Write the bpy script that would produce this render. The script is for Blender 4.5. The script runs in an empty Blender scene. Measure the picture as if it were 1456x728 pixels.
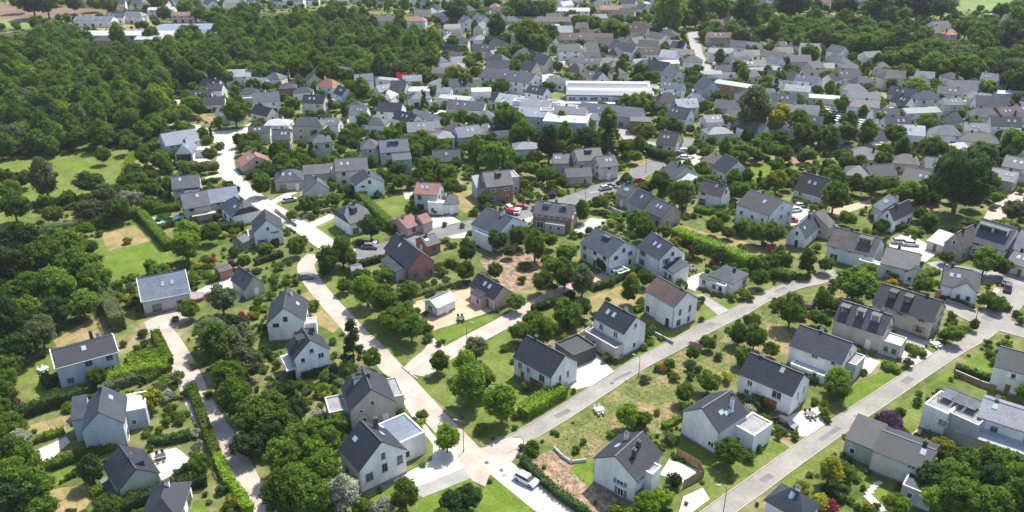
import bpy, math, random
import numpy as np
from mathutils import Vector, Matrix

# ------------------------------------------------------------------ camera, world, sun, exposure
SC = bpy.context.scene
COL = SC.collection
F, CAMH, TH = 1150.0, 90.0, math.radians(25.5)      # focal length in photo pixels, height in metres, downward pitch
cam_data = bpy.data.cameras.new('camera')
cam_data.sensor_width = 36.0
cam_data.lens = F / 1456.0 * 36.0
cam_data.clip_end = 20000
cam = bpy.data.objects.new('camera', cam_data)
COL.objects.link(cam)
cam.location = (0, 0, CAMH)
cam.rotation_euler = (math.pi / 2 - TH, 0, 0)
SC.camera = cam
SUN_AZ, SUN_EL = math.radians(33), math.radians(57)  # azimuth clockwise from +Y (the view direction)
world = bpy.data.worlds.new('World')
SC.world = world
world.use_nodes = True
wn = world.node_tree
sky = wn.nodes.new('ShaderNodeTexSky')
sky.sky_type = 'NISHITA'
sky.sun_disc = False
sky.sun_elevation = SUN_EL
sky.sun_rotation = SUN_AZ
sky.air_density = 1.0
sky.dust_density = 1.5
wn.links.new(sky.outputs[0], wn.nodes['Background'].inputs[0])
wn.nodes['Background'].inputs[1].default_value = 0.125
sd = bpy.data.lights.new('sun', 'SUN')
sd.energy = 3.8
sd.angle = math.radians(0.53)
sd.color = (1.0, 0.94, 0.84)
sun = bpy.data.objects.new('sun', sd)
COL.objects.link(sun)
sun.rotation_euler = Vector((math.sin(SUN_AZ) * math.cos(SUN_EL), math.cos(SUN_AZ) * math.cos(SUN_EL), math.sin(SUN_EL))).to_track_quat('Z', 'Y').to_euler()
SC.view_settings.view_transform = 'Standard'
SC.view_settings.look = 'None'
SC.view_settings.gamma = 1
SC.view_settings.exposure = 1.2

# ------------------------------------------------------------------ helpers
RND = random.Random(7)
NR = np.random.RandomState(11)
COS, SIN = math.cos(TH), math.sin(TH)

def unproj(px, py, z=0.0):
    dx, dv = (px - 728) / F, (py - 364) / F
    t = (CAMH - z) / (SIN + dv * COS)
    return Vector((t * dx, t * (COS - dv * SIN), z))

def proj(x, y, z):
    dz = z - CAMH
    zc = y * COS - dz * SIN
    yc = -(y * SIN + dz * COS)
    return 728 + F * x / zc, 364 + F * yc / zc

def T(t, x, y):
    """quarter-size sheet t (1..16) of the survey photograph to photograph pixels"""
    t -= 1
    return (t % 4) * 364 + x / 4.0, (t // 4) * 182 + y / 4.0

def G(t, x, y, z=0.0):
    if t == 0:
        return unproj(x, y, z)
    return unproj(*T(t, x, y), z)

def scale_at(py):
    return COS * (py - 364 + F * math.tan(TH)) / CAMH

def hx(c):
    return tuple(c) + (1.0,)

# ------------------------------------------------------------------ materials
MATS = {}
def mat(name, c1, c2=None, rough=0.8, scale=1.0, detail=4, bump=0.0, vary=0.0, fine=0.0, metal=0.0, spec=0.3,
        brick=None, coord='Object', translucent=0.0, c3=None, stretch=None):
    m = bpy.data.materials.new(name)
    m.use_nodes = True
    nt = m.node_tree
    N, L = nt.nodes, nt.links
    bs = N['Principled BSDF']
    bs.inputs['Roughness'].default_value = rough
    bs.inputs['Metallic'].default_value = metal
    bs.inputs['Specular IOR Level'].default_value = spec
    c2 = c2 or c1
    tc = N.new('ShaderNodeTexCoord')
    src = tc.outputs[coord]
    if stretch:
        mp = N.new('ShaderNodeMapping')
        mp.inputs['Scale'].default_value = stretch
        L.new(src, mp.inputs[0]); src = mp.outputs[0]
    n1 = N.new('ShaderNodeTexNoise')
    n1.inputs['Scale'].default_value = scale
    n1.inputs['Detail'].default_value = detail
    n1.inputs['Roughness'].default_value = 0.6
    L.new(src, n1.inputs['Vector'])
    cr = N.new('ShaderNodeValToRGB')
    cr.color_ramp.elements[0].position = 0.36
    cr.color_ramp.elements[1].position = 0.64
    cr.color_ramp.elements[0].color = hx(c1)
    cr.color_ramp.elements[1].color = hx(c2)
    if c3:
        e = cr.color_ramp.elements.new(0.5); e.color = hx(c3)
    L.new(n1.outputs[0], cr.inputs[0])
    out = cr.outputs[0]
    if brick:
        bw, bh, mort, dark = brick
        b = N.new('ShaderNodeTexBrick')
        b.inputs['Scale'].default_value = 1
        b.inputs['Brick Width'].default_value = bw
        b.inputs['Row Height'].default_value = bh
        b.inputs['Mortar Size'].default_value = mort
        b.inputs['Color1'].default_value = (1, 1, 1, 1)
        b.inputs['Color2'].default_value = (0.8, 0.8, 0.8, 1)
        b.inputs['Mortar'].default_value = (dark, dark, dark, 1)
        L.new(tc.outputs['UV'] if coord == 'UV' else src, b.inputs['Vector'])
        mx = N.new('ShaderNodeMix'); mx.data_type = 'RGBA'; mx.blend_type = 'MULTIPLY'
        mx.inputs[0].default_value = 1
        L.new(out, mx.inputs[6]); L.new(b.outputs[0], mx.inputs[7])
        out = mx.outputs[2]
    if fine:
        n2 = N.new('ShaderNodeTexNoise')
        n2.inputs['Scale'].default_value = scale * 9
        n2.inputs['Detail'].default_value = 3
        L.new(src, n2.inputs['Vector'])
        mr = N.new('ShaderNodeMapRange')
        mr.inputs[1].default_value = 0.3; mr.inputs[2].default_value = 0.7
        mr.inputs[3].default_value = 1 - fine; mr.inputs[4].default_value = 1 + fine
        L.new(n2.outputs[0], mr.inputs[0])
        mx = N.new('ShaderNodeVectorMath'); mx.operation = 'SCALE'
        L.new(out, mx.inputs[0]); L.new(mr.outputs[0], mx.inputs['Scale'])
        out = mx.outputs[0]
    if vary:
        oi = N.new('ShaderNodeObjectInfo')
        mr = N.new('ShaderNodeMapRange')
        mr.inputs[3].default_value = 1 - vary; mr.inputs[4].default_value = 1 + vary
        L.new(oi.outputs['Random'], mr.inputs[0])
        mx = N.new('ShaderNodeVectorMath'); mx.operation = 'SCALE'
        L.new(out, mx.inputs[0]); L.new(mr.outputs[0], mx.inputs['Scale'])
        out = mx.outputs[0]
    L.new(out, bs.inputs['Base Color'])
    if bump:
        bp = N.new('ShaderNodeBump')
        bp.inputs['Strength'].default_value = bump
        bp.inputs['Distance'].default_value = 0.05
        n3 = N.new('ShaderNodeTexNoise'); n3.inputs['Scale'].default_value = scale * 6
        n3.inputs['Detail'].default_value = 5
        L.new(src, n3.inputs['Vector'])
        L.new(n3.outputs[0], bp.inputs['Height']); L.new(bp.outputs[0], bs.inputs['Normal'])
    if translucent:
        tr = N.new('ShaderNodeBsdfTranslucent')
        L.new(out, tr.inputs[0])
        ms = N.new('ShaderNodeMixShader'); ms.inputs[0].default_value = translucent
        L.new(bs.outputs[0], ms.inputs[1]); L.new(tr.outputs[0], ms.inputs[2])
        L.new(ms.outputs[0], N['Material Output'].inputs[0])
    MATS[name] = m
    return m

# walls
def wallmat(n, c, d=0.80, **k):
    mat(n, tuple(x * d for x in c), c, rough=0.85, scale=0.5, fine=0.05, bump=0.1, vary=0.05, stretch=(1, 1, 0.35), **k)
wallmat('white', (0.76, 0.75, 0.73))
wallmat('cream', (0.60, 0.555, 0.475))
wallmat('grey_wall', (0.47, 0.46, 0.44))
wallmat('bluegrey', (0.44, 0.48, 0.53))
wallmat('stone', (0.37, 0.335, 0.285), d=0.65)
wallmat('beige', (0.50, 0.45, 0.38))
wallmat('greenish', (0.41, 0.45, 0.35))
mat('brickred', (0.36, 0.14, 0.12), (0.42, 0.20, 0.17), scale=1.2, fine=0.15, brick=(0.45, 0.15, 0.02, 0.7))
mat('wood', (0.20, 0.12, 0.075), (0.29, 0.18, 0.11), scale=1.2, fine=0.2, stretch=(6, 6, 0.6))
mat('render_pink', (0.48, 0.33, 0.29), (0.56, 0.38, 0.33), scale=0.8, fine=0.1)
# roofs: object coordinates, slates laid in courses
def roofmat(n, c, k=1.35, rough=0.62, b=(0.45, 0.30, 0.025, 0.72), spec=0.35):
    mat(n, tuple(x * .88 for x in c), tuple(x * k for x in c), rough=rough, scale=0.4, detail=7, fine=0.22, bump=0.25, vary=0.16, brick=b, spec=spec)
roofmat('slate_dark', (0.0145, 0.0185, 0.0275))
roofmat('slate', (0.028, 0.035, 0.050))
roofmat('slate_blue', (0.068, 0.084, 0.112), k=1.2)
roofmat('slate_grey', (0.050, 0.055, 0.068))
roofmat('slate_pale', (0.130, 0.142, 0.168), k=1.2)
roofmat('brown_tile', (0.080, 0.052, 0.048), rough=0.75)
roofmat('old_tile', (0.080, 0.070, 0.066), rough=0.8)
roofmat('red_tile', (0.23, 0.115, 0.10), rough=0.75, k=1.2)
roofmat('orange_tile', (0.25, 0.125, 0.085), rough=0.75, k=1.2)
roofmat('metal_blue', (0.136, 0.160, 0.200), k=1.1, rough=0.4, b=(30, 0.5, 0.02, 0.8))
roofmat('metal_pale', (0.357, 0.374, 0.391), k=1.1, rough=0.65, b=(30, 0.6, 0.02, 0.85))
mat('flat_grey', (0.17, 0.17, 0.175), (0.25, 0.25, 0.25), scale=0.6, fine=0.1)
mat('flat_pale', (0.374, 0.365, 0.348), (0.476, 0.468, 0.451), scale=0.6, fine=0.06)
mat('flat_tan', (0.47, 0.38, 0.30), (0.53, 0.44, 0.36), scale=0.9, fine=0.08)
# joinery and small things
mat('plinth', (0.20, 0.19, 0.175), (0.28, 0.265, 0.245), scale=1.5, fine=0.15)
mat('trim_white', (0.78, 0.78, 0.77), rough=0.5)
mat('trim_dark', (0.04, 0.043, 0.05), rough=0.5, spec=0.5)
mat('trim_grey', (0.20, 0.205, 0.215), rough=0.5)
mat('glass', (0.025, 0.030, 0.036), (0.06, 0.07, 0.085), rough=0.08, spec=0.8, scale=0.7, vary=0.4)
mat('glass_blue', (0.20, 0.28, 0.36), (0.30, 0.38, 0.45), rough=0.12, spec=0.8, scale=0.3)
mat('shutter_orange', (0.46, 0.22, 0.10), (0.52, 0.27, 0.13), fine=0.1)
mat('door_brown', (0.20, 0.085, 0.045), (0.27, 0.12, 0.065), fine=0.15)
mat('chimney_dark', (0.05, 0.052, 0.06), (0.08, 0.08, 0.085))
mat('clay', (0.35, 0.16, 0.10))
mat('red_paint', (0.62, 0.03, 0.03), (0.68, 0.04, 0.04), scale=1)
mat('pool_water', (0.18, 0.52, 0.60), (0.25, 0.60, 0.66), rough=0.1, scale=1)
mat('parasol', (0.72, 0.62, 0.40))
mat('rubber', (0.02, 0.02, 0.02))
mat('chrome', (0.4, 0.4, 0.42), rough=0.3, metal=0.8)
mat('skin', (0.50, 0.32, 0.24)); mat('cloth_dark', (0.06, 0.04, 0.05)); mat('cloth_red', (0.3, 0.04, 0.04)); mat('hair', (0.05, 0.03, 0.02))
for n, c in (('car_white', (0.75, 0.75, 0.75)), ('car_black', (0.015, 0.015, 0.018)), ('car_grey', (0.16, 0.165, 0.17)), ('car_silver', (0.45, 0.46, 0.48)),
             ('car_red', (0.35, 0.015, 0.03)), ('car_blue', (0.03, 0.07, 0.2))):
    mat(n, c, rough=0.25, spec=0.7)
# ground
mat('garden_ground', (0.058, 0.087, 0.020), (0.199, 0.171, 0.094), scale=0.055, detail=8, fine=0.3, coord='Object', c3=(0.104, 0.123, 0.036), rough=0.95, bump=0.3, spec=0.1)
mat('lawn', (0.071, 0.121, 0.015), (0.125, 0.166, 0.027), scale=0.22, detail=7, fine=0.25, rough=0.95, bump=0.4, spec=0.1, c3=(0.094, 0.142, 0.020))
mat('lawn_dull', (0.075, 0.118, 0.020), (0.140, 0.160, 0.048), scale=0.16, detail=7, fine=0.22, rough=0.95, bump=0.5, spec=0.1, c3=(0.105, 0.138, 0.030))
mat('dry_grass', (0.148, 0.140, 0.048), (0.280, 0.207, 0.108), scale=0.22, detail=7, fine=0.25, rough=0.95, bump=0.5, spec=0.1, c3=(0.210, 0.174, 0.076))
mat('rough_field', (0.070, 0.101, 0.025), (0.251, 0.180, 0.111), scale=0.13, detail=9, fine=0.35, rough=0.95, bump=0.6, spec=0.1, c3=(0.133, 0.137, 0.048))
mat('sand_yard', (0.359, 0.265, 0.172), (0.437, 0.335, 0.234), scale=0.3, fine=0.15, rough=0.95, bump=0.4, spec=0.1)
mat('earth', (0.136, 0.088, 0.060), (0.336, 0.248, 0.176), scale=0.7, detail=9, fine=0.4, rough=0.95, bump=0.7, spec=0.1, c3=(0.224, 0.160, 0.108))
mat('plough', (0.128, 0.084, 0.060), (0.176, 0.120, 0.088), scale=0.05, fine=0.1, rough=0.95, spec=0.1)
mat('field_green', (0.104, 0.160, 0.048), (0.160, 0.208, 0.072), scale=0.03, fine=0.1, rough=0.95, spec=0.1)
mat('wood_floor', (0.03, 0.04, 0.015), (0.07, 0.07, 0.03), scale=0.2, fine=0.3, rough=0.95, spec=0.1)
mat('asphalt', (0.19, 0.176, 0.158), (0.265, 0.247, 0.222), scale=0.16, detail=7, fine=0.10, rough=0.9, bump=0.15, spec=0.2)
mat('asphalt_dark', (0.123, 0.123, 0.128), (0.170, 0.168, 0.166), scale=0.16, detail=7, fine=0.10, rough=0.9, bump=0.15, spec=0.2)
mat('path_beige', (0.301, 0.254, 0.215), (0.404, 0.348, 0.301), scale=0.22, detail=7, fine=0.08, rough=0.9, bump=0.15, spec=0.2)
mat('path_pink', (0.340, 0.246, 0.221), (0.399, 0.297, 0.264), scale=0.3, detail=6, fine=0.1, rough=0.9, bump=0.15, spec=0.2)
mat('white_paving', (0.380, 0.348, 0.303), (0.491, 0.457, 0.407), scale=0.2, detail=7, fine=0.07, rough=0.85, bump=0.1, spec=0.2)
mat('grey_paving', (0.220, 0.211, 0.207), (0.290, 0.282, 0.273), scale=0.3, detail=6, fine=0.08, rough=0.9, spec=0.2)
mat('kerb_stone', (0.270, 0.252, 0.230), (0.342, 0.324, 0.297), scale=1, fine=0.1)
# foliage
LEAF = {
 'green':  ((0.063, 0.123, 0.013), (0.152, 0.234, 0.025)),
 'dark':   ((0.027, 0.064, 0.015), (0.068, 0.123, 0.027)),
 'wood':   ((0.055, 0.112, 0.013), (0.128, 0.205, 0.022)),
 'fresh':  ((0.104, 0.188, 0.013), (0.213, 0.314, 0.025)),
 'yellow': ((0.201, 0.228, 0.018), (0.390, 0.365, 0.035)),
 'olive':  ((0.091, 0.123, 0.043), (0.171, 0.205, 0.083)),
 'pale':   ((0.171, 0.199, 0.106), (0.439, 0.445, 0.362)),
 'plum':   ((0.134, 0.023, 0.033), (0.293, 0.068, 0.069)),
 'violet': ((0.085, 0.034, 0.075), (0.183, 0.097, 0.188)),
 'gold':   ((0.415, 0.228, 0.019), (0.732, 0.410, 0.025)),
}
for k, (a, b) in LEAF.items():
    mat('leaf_' + k, a, b, rough=0.6, scale=0.9, detail=3, fine=0.3, vary=0.34, translucent=0.5, spec=0.10)
mat('bark', (0.10, 0.08, 0.06), (0.17, 0.14, 0.11), scale=3)

# ------------------------------------------------------------------ object helpers
def tagp(o, **k):
    for a, b in k.items():
        if b is not None:
            o[a] = b
    return o

class MB:
    def __init__(s):
        s.v, s.f, s.m, s.mats = [], [], [], []
    def mi(s, m):
        if m not in s.mats: s.mats.append(m)
        return s.mats.index(m)
    def add(s, vs, fs, m):
        o = len(s.v); i = s.mi(m)
        s.v += [tuple(v) for v in vs]
        s.f += [tuple(a + o for a in f) for f in fs]
        s.m += [i] * len(fs)
        return s
    def box(s, x0, y0, z0, x1, y1, z1, m, M=None):
        vs = [Vector(p) for p in ((x0,y0,z0),(x1,y0,z0),(x1,y1,z0),(x0,y1,z0),(x0,y0,z1),(x1,y0,z1),(x1,y1,z1),(x0,y1,z1))]
        if M is not None: vs = [M @ v for v in vs]
        return s.add(vs, [(0,3,2,1),(4,5,6,7),(0,1,5,4),(1,2,6,5),(2,3,7,6),(3,0,4,7)], m)
    def prism(s, prof, a0, a1, m, axis='x'):
        """profile of (b, z) swept from a0 to a1 along the x or y axis"""
        n = len(prof)
        if axis == 'x':
            vs = [(a0, b, z) for b, z in prof] + [(a1, b, z) for b, z in prof]
        else:
            vs = [(-b, a0, z) for b, z in prof] + [(-b, a1, z) for b, z in prof]
        fs = [tuple(range(n)), tuple(range(2 * n - 1, n - 1, -1))] + [(i, i + n, (i + 1) % n + n, (i + 1) % n) for i in range(n)]
        return s.add(vs, fs, m)
    def tube(s, p, q, r0, r1, m, n=6):
        p, q = Vector(p), Vector(q)
        d = (q - p).normalized()
        u = d.orthogonal().normalized(); w = d.cross(u)
        vs = []
        for c, r in ((p, r0), (q, r1)):
            for i in range(n):
                a = 2 * math.pi * i / n
                vs.append(c + u * (r * math.cos(a)) + w * (r * math.sin(a)))
        fs = [(i, (i + 1) % n, (i + 1) % n + n, i + n) for i in range(n)] + [tuple(range(n - 1, -1, -1)), tuple(range(n, 2 * n))]
        return s.add(vs, fs, m)
    def mesh(s, name, smooth=False):
        me = bpy.data.meshes.new(name)
        me.from_pydata(s.v, [], s.f)
        for m in s.mats: me.materials.append(MATS[m])
        me.polygons.foreach_set('material_index', s.m)
        if smooth: me.polygons.foreach_set('use_smooth', [True] * len(s.f))
        me.update()
        return me
    def build(s, name, parent=None, smooth=False, **k):
        return link(name, s.mesh(name, smooth), parent, **k)

def link(name, me, parent=None, loc=None, rz=None, **k):
    o = bpy.data.objects.new(name, me)
    COL.objects.link(o)
    if parent is not None: o.parent = parent
    if loc is not None: o.location = loc
    if rz is not None: o.rotation_euler = (0, 0, rz)
    return tagp(o, **k)

def empty(name, loc, rz=0.0, **k):
    return link(name, None, None, loc, rz, **k)

# ------------------------------------------------------------------ occupancy map (which ground is taken)
RES = 0.5; X0, Y0, NX, NY = -460.0, 60.0, 1840, 1500
OCC = np.zeros((NY, NX), bool)      # nothing may grow here
LAY = np.zeros((NY, NX), np.int16)  # sheets laid so far
TREEOCC = np.zeros((NY, NX), bool)
SPARSE = np.zeros((NY, NX), bool)
def poly_mask(pts, pad=0.0):
    xs = [p[0] for p in pts]; ys = [p[1] for p in pts]
    i0 = max(0, int((min(xs) - pad - X0) / RES)); i1 = min(NX, int((max(xs) + pad - X0) / RES) + 2)
    j0 = max(0, int((min(ys) - pad - Y0) / RES)); j1 = min(NY, int((max(ys) + pad - Y0) / RES) + 2)
    if i1 <= i0 or j1 <= j0: return None
    gx, gy = np.meshgrid(X0 + RES * np.arange(i0, i1), Y0 + RES * np.arange(j0, j1))
    ins = np.zeros(gx.shape, bool); rimm = np.zeros(gx.shape, bool)
    n = len(pts)
    for k in range(n):
        xa, ya = pts[k][0], pts[k][1]; xb, yb = pts[(k + 1) % n][0], pts[(k + 1) % n][1]
        c = ((ya > gy) != (yb > gy))
        with np.errstate(divide='ignore', invalid='ignore'):
            ins ^= c & (gx < (xb - xa) * (gy - ya) / (yb - ya + 1e-12) + xa)
        if pad > 0:
            dx, dy = xb - xa, yb - ya
            t = np.clip(((gx - xa) * dx + (gy - ya) * dy) / (dx * dx + dy * dy + 1e-9), 0, 1)
            rimm |= ((gx - xa - t * dx) ** 2 + (gy - ya - t * dy) ** 2) < pad * pad
    return (slice(j0, j1), slice(i0, i1)), ins | rimm
def occupy(pts, pad=0.0, grid=None):
    r = poly_mask(pts, pad)
    if r: (OCC if grid is None else grid)[r[0]] |= r[1]
def is_free(x, y, r=0.0, grid=None):
    g = OCC if grid is None else grid
    i, j = int((x - X0) / RES), int((y - Y0) / RES)
    k = int(r / RES)
    if i - k < 0 or j - k < 0 or i + k >= NX or j + k >= NY: return False
    return not g[j - k:j + k + 1, i - k:i + k + 1].any()
def circle(x, y, r, n=10):
    return [(x + r * math.cos(2 * math.pi * i / n), y + r * math.sin(2 * math.pi * i / n)) for i in range(n)]

# ------------------------------------------------------------------ ground sheets
STEP = 0.006
def sheet(name, pts, m, jag=0.0, clear=True, kerb=False, seg=None):
    """one flat sheet of ground laid just above whatever lies under it"""
    pts = [Vector((p[0], p[1], 0)) for p in pts]
    r = poly_mask(pts)
    lay = 1
    if r and r[1].any():
        lay = int(LAY[r[0]][r[1]].max()) + 1
        v = LAY[r[0]]; v[r[1]] = lay
    z = lay * STEP
    out = pts
    if jag:
        out = []
        seg = seg or 1.6
        for a, b in zip(pts, pts[1:] + pts[:1]):
            n = max(1, int((b - a).length / seg))
            nrm = Vector((-(b - a).y, (b - a).x, 0)).normalized()
            for i in range(n):
                q = a.lerp(b, i / n)
                out.append(q + nrm * (RND.uniform(-jag, jag) if i else 0))
    me = bpy.data.meshes.new(name)
    c = sum(out, Vector()) / len(out)
    me.from_pydata([(p.x - c.x, p.y - c.y, 0) for p in out], [], [tuple(range(len(out)))])
    me.materials.append(MATS[m]); me.update()
    if me.polygons[0].normal.z < 0: me.flip_normals()
    o = link(name, me, None, (c.x, c.y, z), kind='structure')
    if clear: occupy(pts)
    else: occupy(pts, 0, SPARSE)
    return o

def ribbon_pts(line, w):
    L_, R_ = [], []
    n = len(line)
    for i, p in enumerate(line):
        d = (line[min(i + 1, n - 1)] - line[max(i - 1, 0)]); d.z = 0; d.normalize()
        nr = Vector((-d.y, d.x, 0))
        L_.append(p + nr * w / 2); R_.append(p - nr * w / 2)
    return L_, R_

def smooth_line(pts, k=6):
    """Catmull-Rom through the surveyed points"""
    P = [pts[0] * 2 - pts[1]] + pts + [pts[-1] * 2 - pts[-2]]
    out = []
    for i in range(1, len(P) - 2):
        for j in range(k):
            t = j / k
            a, b, c, d = P[i - 1], P[i], P[i + 1], P[i + 2]
            out.append(0.5 * ((2 * b) + (c - a) * t + (2 * a - 5 * b + 4 * c - d) * t * t + (3 * b - a - 3 * c + d) * t ** 3))
    out.append(P[-2])
    return out

def road(name, pix, w, m, kerb=True, t=0, z_extra=0):
    line = smooth_line([G(t, *p) for p in pix])
    A, B = ribbon_pts(line, w)
    z = 0
    r = poly_mask(A + B[::-1])
    lay = 1
    if r and r[1].any():
        lay = int(LAY[r[0]][r[1]].max()) + 1
        v = LAY[r[0]]; v[r[1]] = lay
    z = lay * STEP
    n = len(line)
    vs = [(p.x, p.y, z) for p in A] + [(p.x, p.y, z) for p in B]
    mb = MB().add(vs, [(i + n, i + n + 1, i + 1, i) for i in range(n - 1)], m)
    o = mb.build(name, kind='structure')
    occupy(A + B[::-1], 0.9)
    rr = poly_mask(A + B[::-1])
    if rr: ROADG[rr[0]] |= rr[1]
    if kerb:
        KERBS.append((o, A, -1)); KERBS.append((o, B, 1))
    return o, line

ROADG = np.zeros((NY, NX), bool)
KERBS = []
def lay_kerbs():
    """kerb stones along the roads, dropped where another road or drive joins"""
    for o, side, sg in KERBS:
        n = len(side); kb = MB(); vs = []; ok = []
        for i, p in enumerate(side):
            d = side[min(i + 1, n - 1)] - side[max(i - 1, 0)]; d.normalize()
            nr = Vector((-d.y, d.x, 0)) * (0.16 * -sg)
            q = p + nr; far = p + nr * 4
            ok.append(is_free(far.x, far.y, 0, ROADG))
            vs += [(p.x, p.y, 0), (p.x, p.y, 0.12), (q.x, q.y, 0.12), (q.x, q.y, 0)]
        fs = [(4 * i + k, 4 * i + k + 1, 4 * i + 5 + k, 4 * i + 4 + k) for i in range(n - 1) if ok[i] and ok[i + 1] for k in range(3)]
        if fs: kb.add(vs, fs, 'kerb_stone').build('kerb', o)

# ------------------------------------------------------------------ light haze over the whole place
def haze(density):
    m = bpy.data.materials.new('haze'); m.use_nodes = True
    nt = m.node_tree; nt.nodes.remove(nt.nodes['Principled BSDF'])
    v = nt.nodes.new('ShaderNodeVolumePrincipled'); v.inputs['Color'].default_value = (.88, .93, 1, 1); v.inputs['Density'].default_value = density
    nt.links.new(v.outputs[0], nt.nodes['Material Output'].inputs['Volume'])
    MATS['haze'] = m
    MB().box(-7000, -4000, -1, 7000, 10000, 96, 'haze').build('haze', kind='stuff', label='thin pale summer haze over the town', category='haze')
haze(0.00007)

# ------------------------------------------------------------------ buildings
LANDMARKS = []     # (x, y, nick) used by the labels of smaller neighbours
WIN = {}
def window_mesh(w, h, frame, far):
    key = (round(w, 1), round(h, 1), frame, far)
    if key in WIN: return WIN[key]
    f = 0.08
    mb = MB()
    mb.box(-w/2, -0.06, 0, -w/2 + f, 0.02, h, frame); mb.box(w/2 - f, -0.06, 0, w/2, 0.02, h, frame)
    mb.box(-w/2 + f, -0.06, 0, w/2 - f, 0.02, f, frame); mb.box(-w/2 + f, -0.06, h - f, w/2 - f, 0.02, h, frame)
    if w > 0.9: mb.box(-0.03, -0.05, f, 0.03, 0.02, h - f, frame)
    mb.box(-w/2 - 0.08, -0.14, -0.07, w/2 + 0.08, 0.0, -0.003, 'trim_grey')
    if far: mb.box(-w/2 + f, -0.02, f, w/2 - f, 0.01, h - f, 'glass')
    me = mb.mesh('window')
    pane = MB().box(-w/2 + f, -0.02, f, w/2 - f, 0.01, h - f, 'glass').mesh('pane')
    WIN[key] = (me, pane)
    return WIN[key]

def add_window(root, x, y, z, rz, w=1.1, h=1.25, frame='trim_white', far=False, shutter=None, name='window'):
    me, pane = window_mesh(w, h, frame, far)
    o = link(name, me, root, (x, y, z), rz)
    if not far: link('pane', pane, o)
    if shutter:
        for sx in (-1, 1):
            k = ('sh', round(h, 1), shutter)
            if k not in WIN: WIN[k] = MB().box(-0.28, -0.07, 0, 0.28, -0.003, h, shutter).mesh('shutter')
            link('shutter', WIN[k], o, (sx * (w / 2 + 0.30), 0, 0))
    return o

def add_door(root, x, y, rz, w=0.95, h=2.1, m='door_brown', name='door'):
    key = ('door', w, h, m)
    if key not in WIN:
        mb = MB().box(-w/2 - 0.08, -0.05, 0, w/2 + 0.08, 0.02, h + 0.08, 'trim_white').box(-w/2, -0.09, 0.02, w/2, -0.052, h, m)
        WIN[key] = mb.mesh('door')
        kb = MB().box(w/2 - 0.16, -0.15, 1.0, w/2 - 0.08, -0.092, 1.08, 'chrome')
        WIN[key + ('k',)] = kb.mesh('handle')
    o = link(name, WIN[key], root, (x, y, 0), rz)
    if w < 1.6: link('handle', WIN[key + ('k',)], o)
    return o

def roof_mesh(la, lb, h, rise, kind, m, oh=0.35, og=0.15, t=0.14, off=0.0):
    """roof in ridge-aligned coordinates: a along the ridge, b across"""
    mb = MB()
    if kind == 'g':
        s1 = rise / (lb - off); s2 = rise / (lb + off)
        lo = [(-lb - oh, h - s2 * oh + 0.003), (off, h + rise + 0.003), (lb + oh, h - s1 * oh + 0.003)]
        hi = [(lb + oh, lo[2][1] + t), (off, lo[1][1] + t), (-lb - oh, lo[0][1] + t)]
        mb.prism(lo + hi, -la - og, la + og, m, 'x')
    elif kind == 'h':
        A, B = la + oh, lb + oh
        z0 = h + 0.003; z1 = h + rise + t
        rl = max(0.3, la - lb * 0.95)
        vs = [(-A,-B,z0),(A,-B,z0),(A,B,z0),(-A,B,z0),(-A,-B,z0+t),(A,-B,z0+t),(A,B,z0+t),(-A,B,z0+t),(-rl,0,z1),(rl,0,z1)]
        mb.add(vs, [(3,2,1,0),(0,1,5,4),(1,2,6,5),(2,3,7,6),(3,0,4,7),(4,5,9,8),(5,6,9),(6,7,8,9),(7,4,8)], m)
    elif kind == 'm':     # mansard-like: half hips
        A, B = la + og, lb + oh
        s = rise / lb
        z0 = h - s * oh + 0.003
        zr = h + rise + t; cut = 0.45
        bc = B * cut
        zc = z0 + t + (zr - z0 - t) * (1 - cut)
        rl = la - bc * 0.9
        vs = [(-A,-B,z0),(A,-B,z0),(A,B,z0),(-A,B,z0),(-A,-B,z0+t),(A,-B,z0+t),(A,B,z0+t),(-A,B,z0+t),
              (-A,-bc,zc),(A,-bc,zc),(A,bc,zc),(-A,bc,zc),(-rl,0,zr),(rl,0,zr)]
        mb.add(vs, [(3,2,1,0),(0,1,5,4),(1,2,6,5),(2,3,7,6),(3,0,4,7),(4,5,9,13,12,8),(5,6,10,9),(9,10,13),(6,7,11,12,13,10),(7,4,8,11),(11,8,12)], m)
    elif kind == 's':     # single slope, high at the back
        lo = [(-lb - oh, h - rise / (2 * lb) * oh + 0.003), (lb + oh * 0.3, h + rise + 0.003)]
        hi = [(lb + oh * 0.3, lo[1][1] + t), (-lb - oh, lo[0][1] + t)]
        mb.prism(lo + hi, -la - og, la + og, m, 'x')
    return mb

def wall_mb(la, lb, h, rise, kind, m, off=0.0):
    mb = MB()
    if kind in 'g':
        prof = [(-lb, -0.3), (lb, -0.3), (lb, h), (off, h + rise), (-lb, h)]
    elif kind == 'm':
        prof = [(-lb, -0.3), (lb, -0.3), (lb, h), (lb * 0.45, h + rise * 0.52), (-lb * 0.45, h + rise * 0.52), (-lb, h)]
    elif kind == 's':
        prof = [(-lb, -0.3), (lb, -0.3), (lb, h + rise), (-lb, h)]
    else:
        prof = [(-lb, -0.3), (lb, -0.3), (lb, h), (-lb, h)]
    return mb.prism(prof, -la, la, m, 'x')

def turn(me, t):
    if t: me.transform(Matrix.Rotation(math.pi / 2, 4, 'Z'))
    return me

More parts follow.
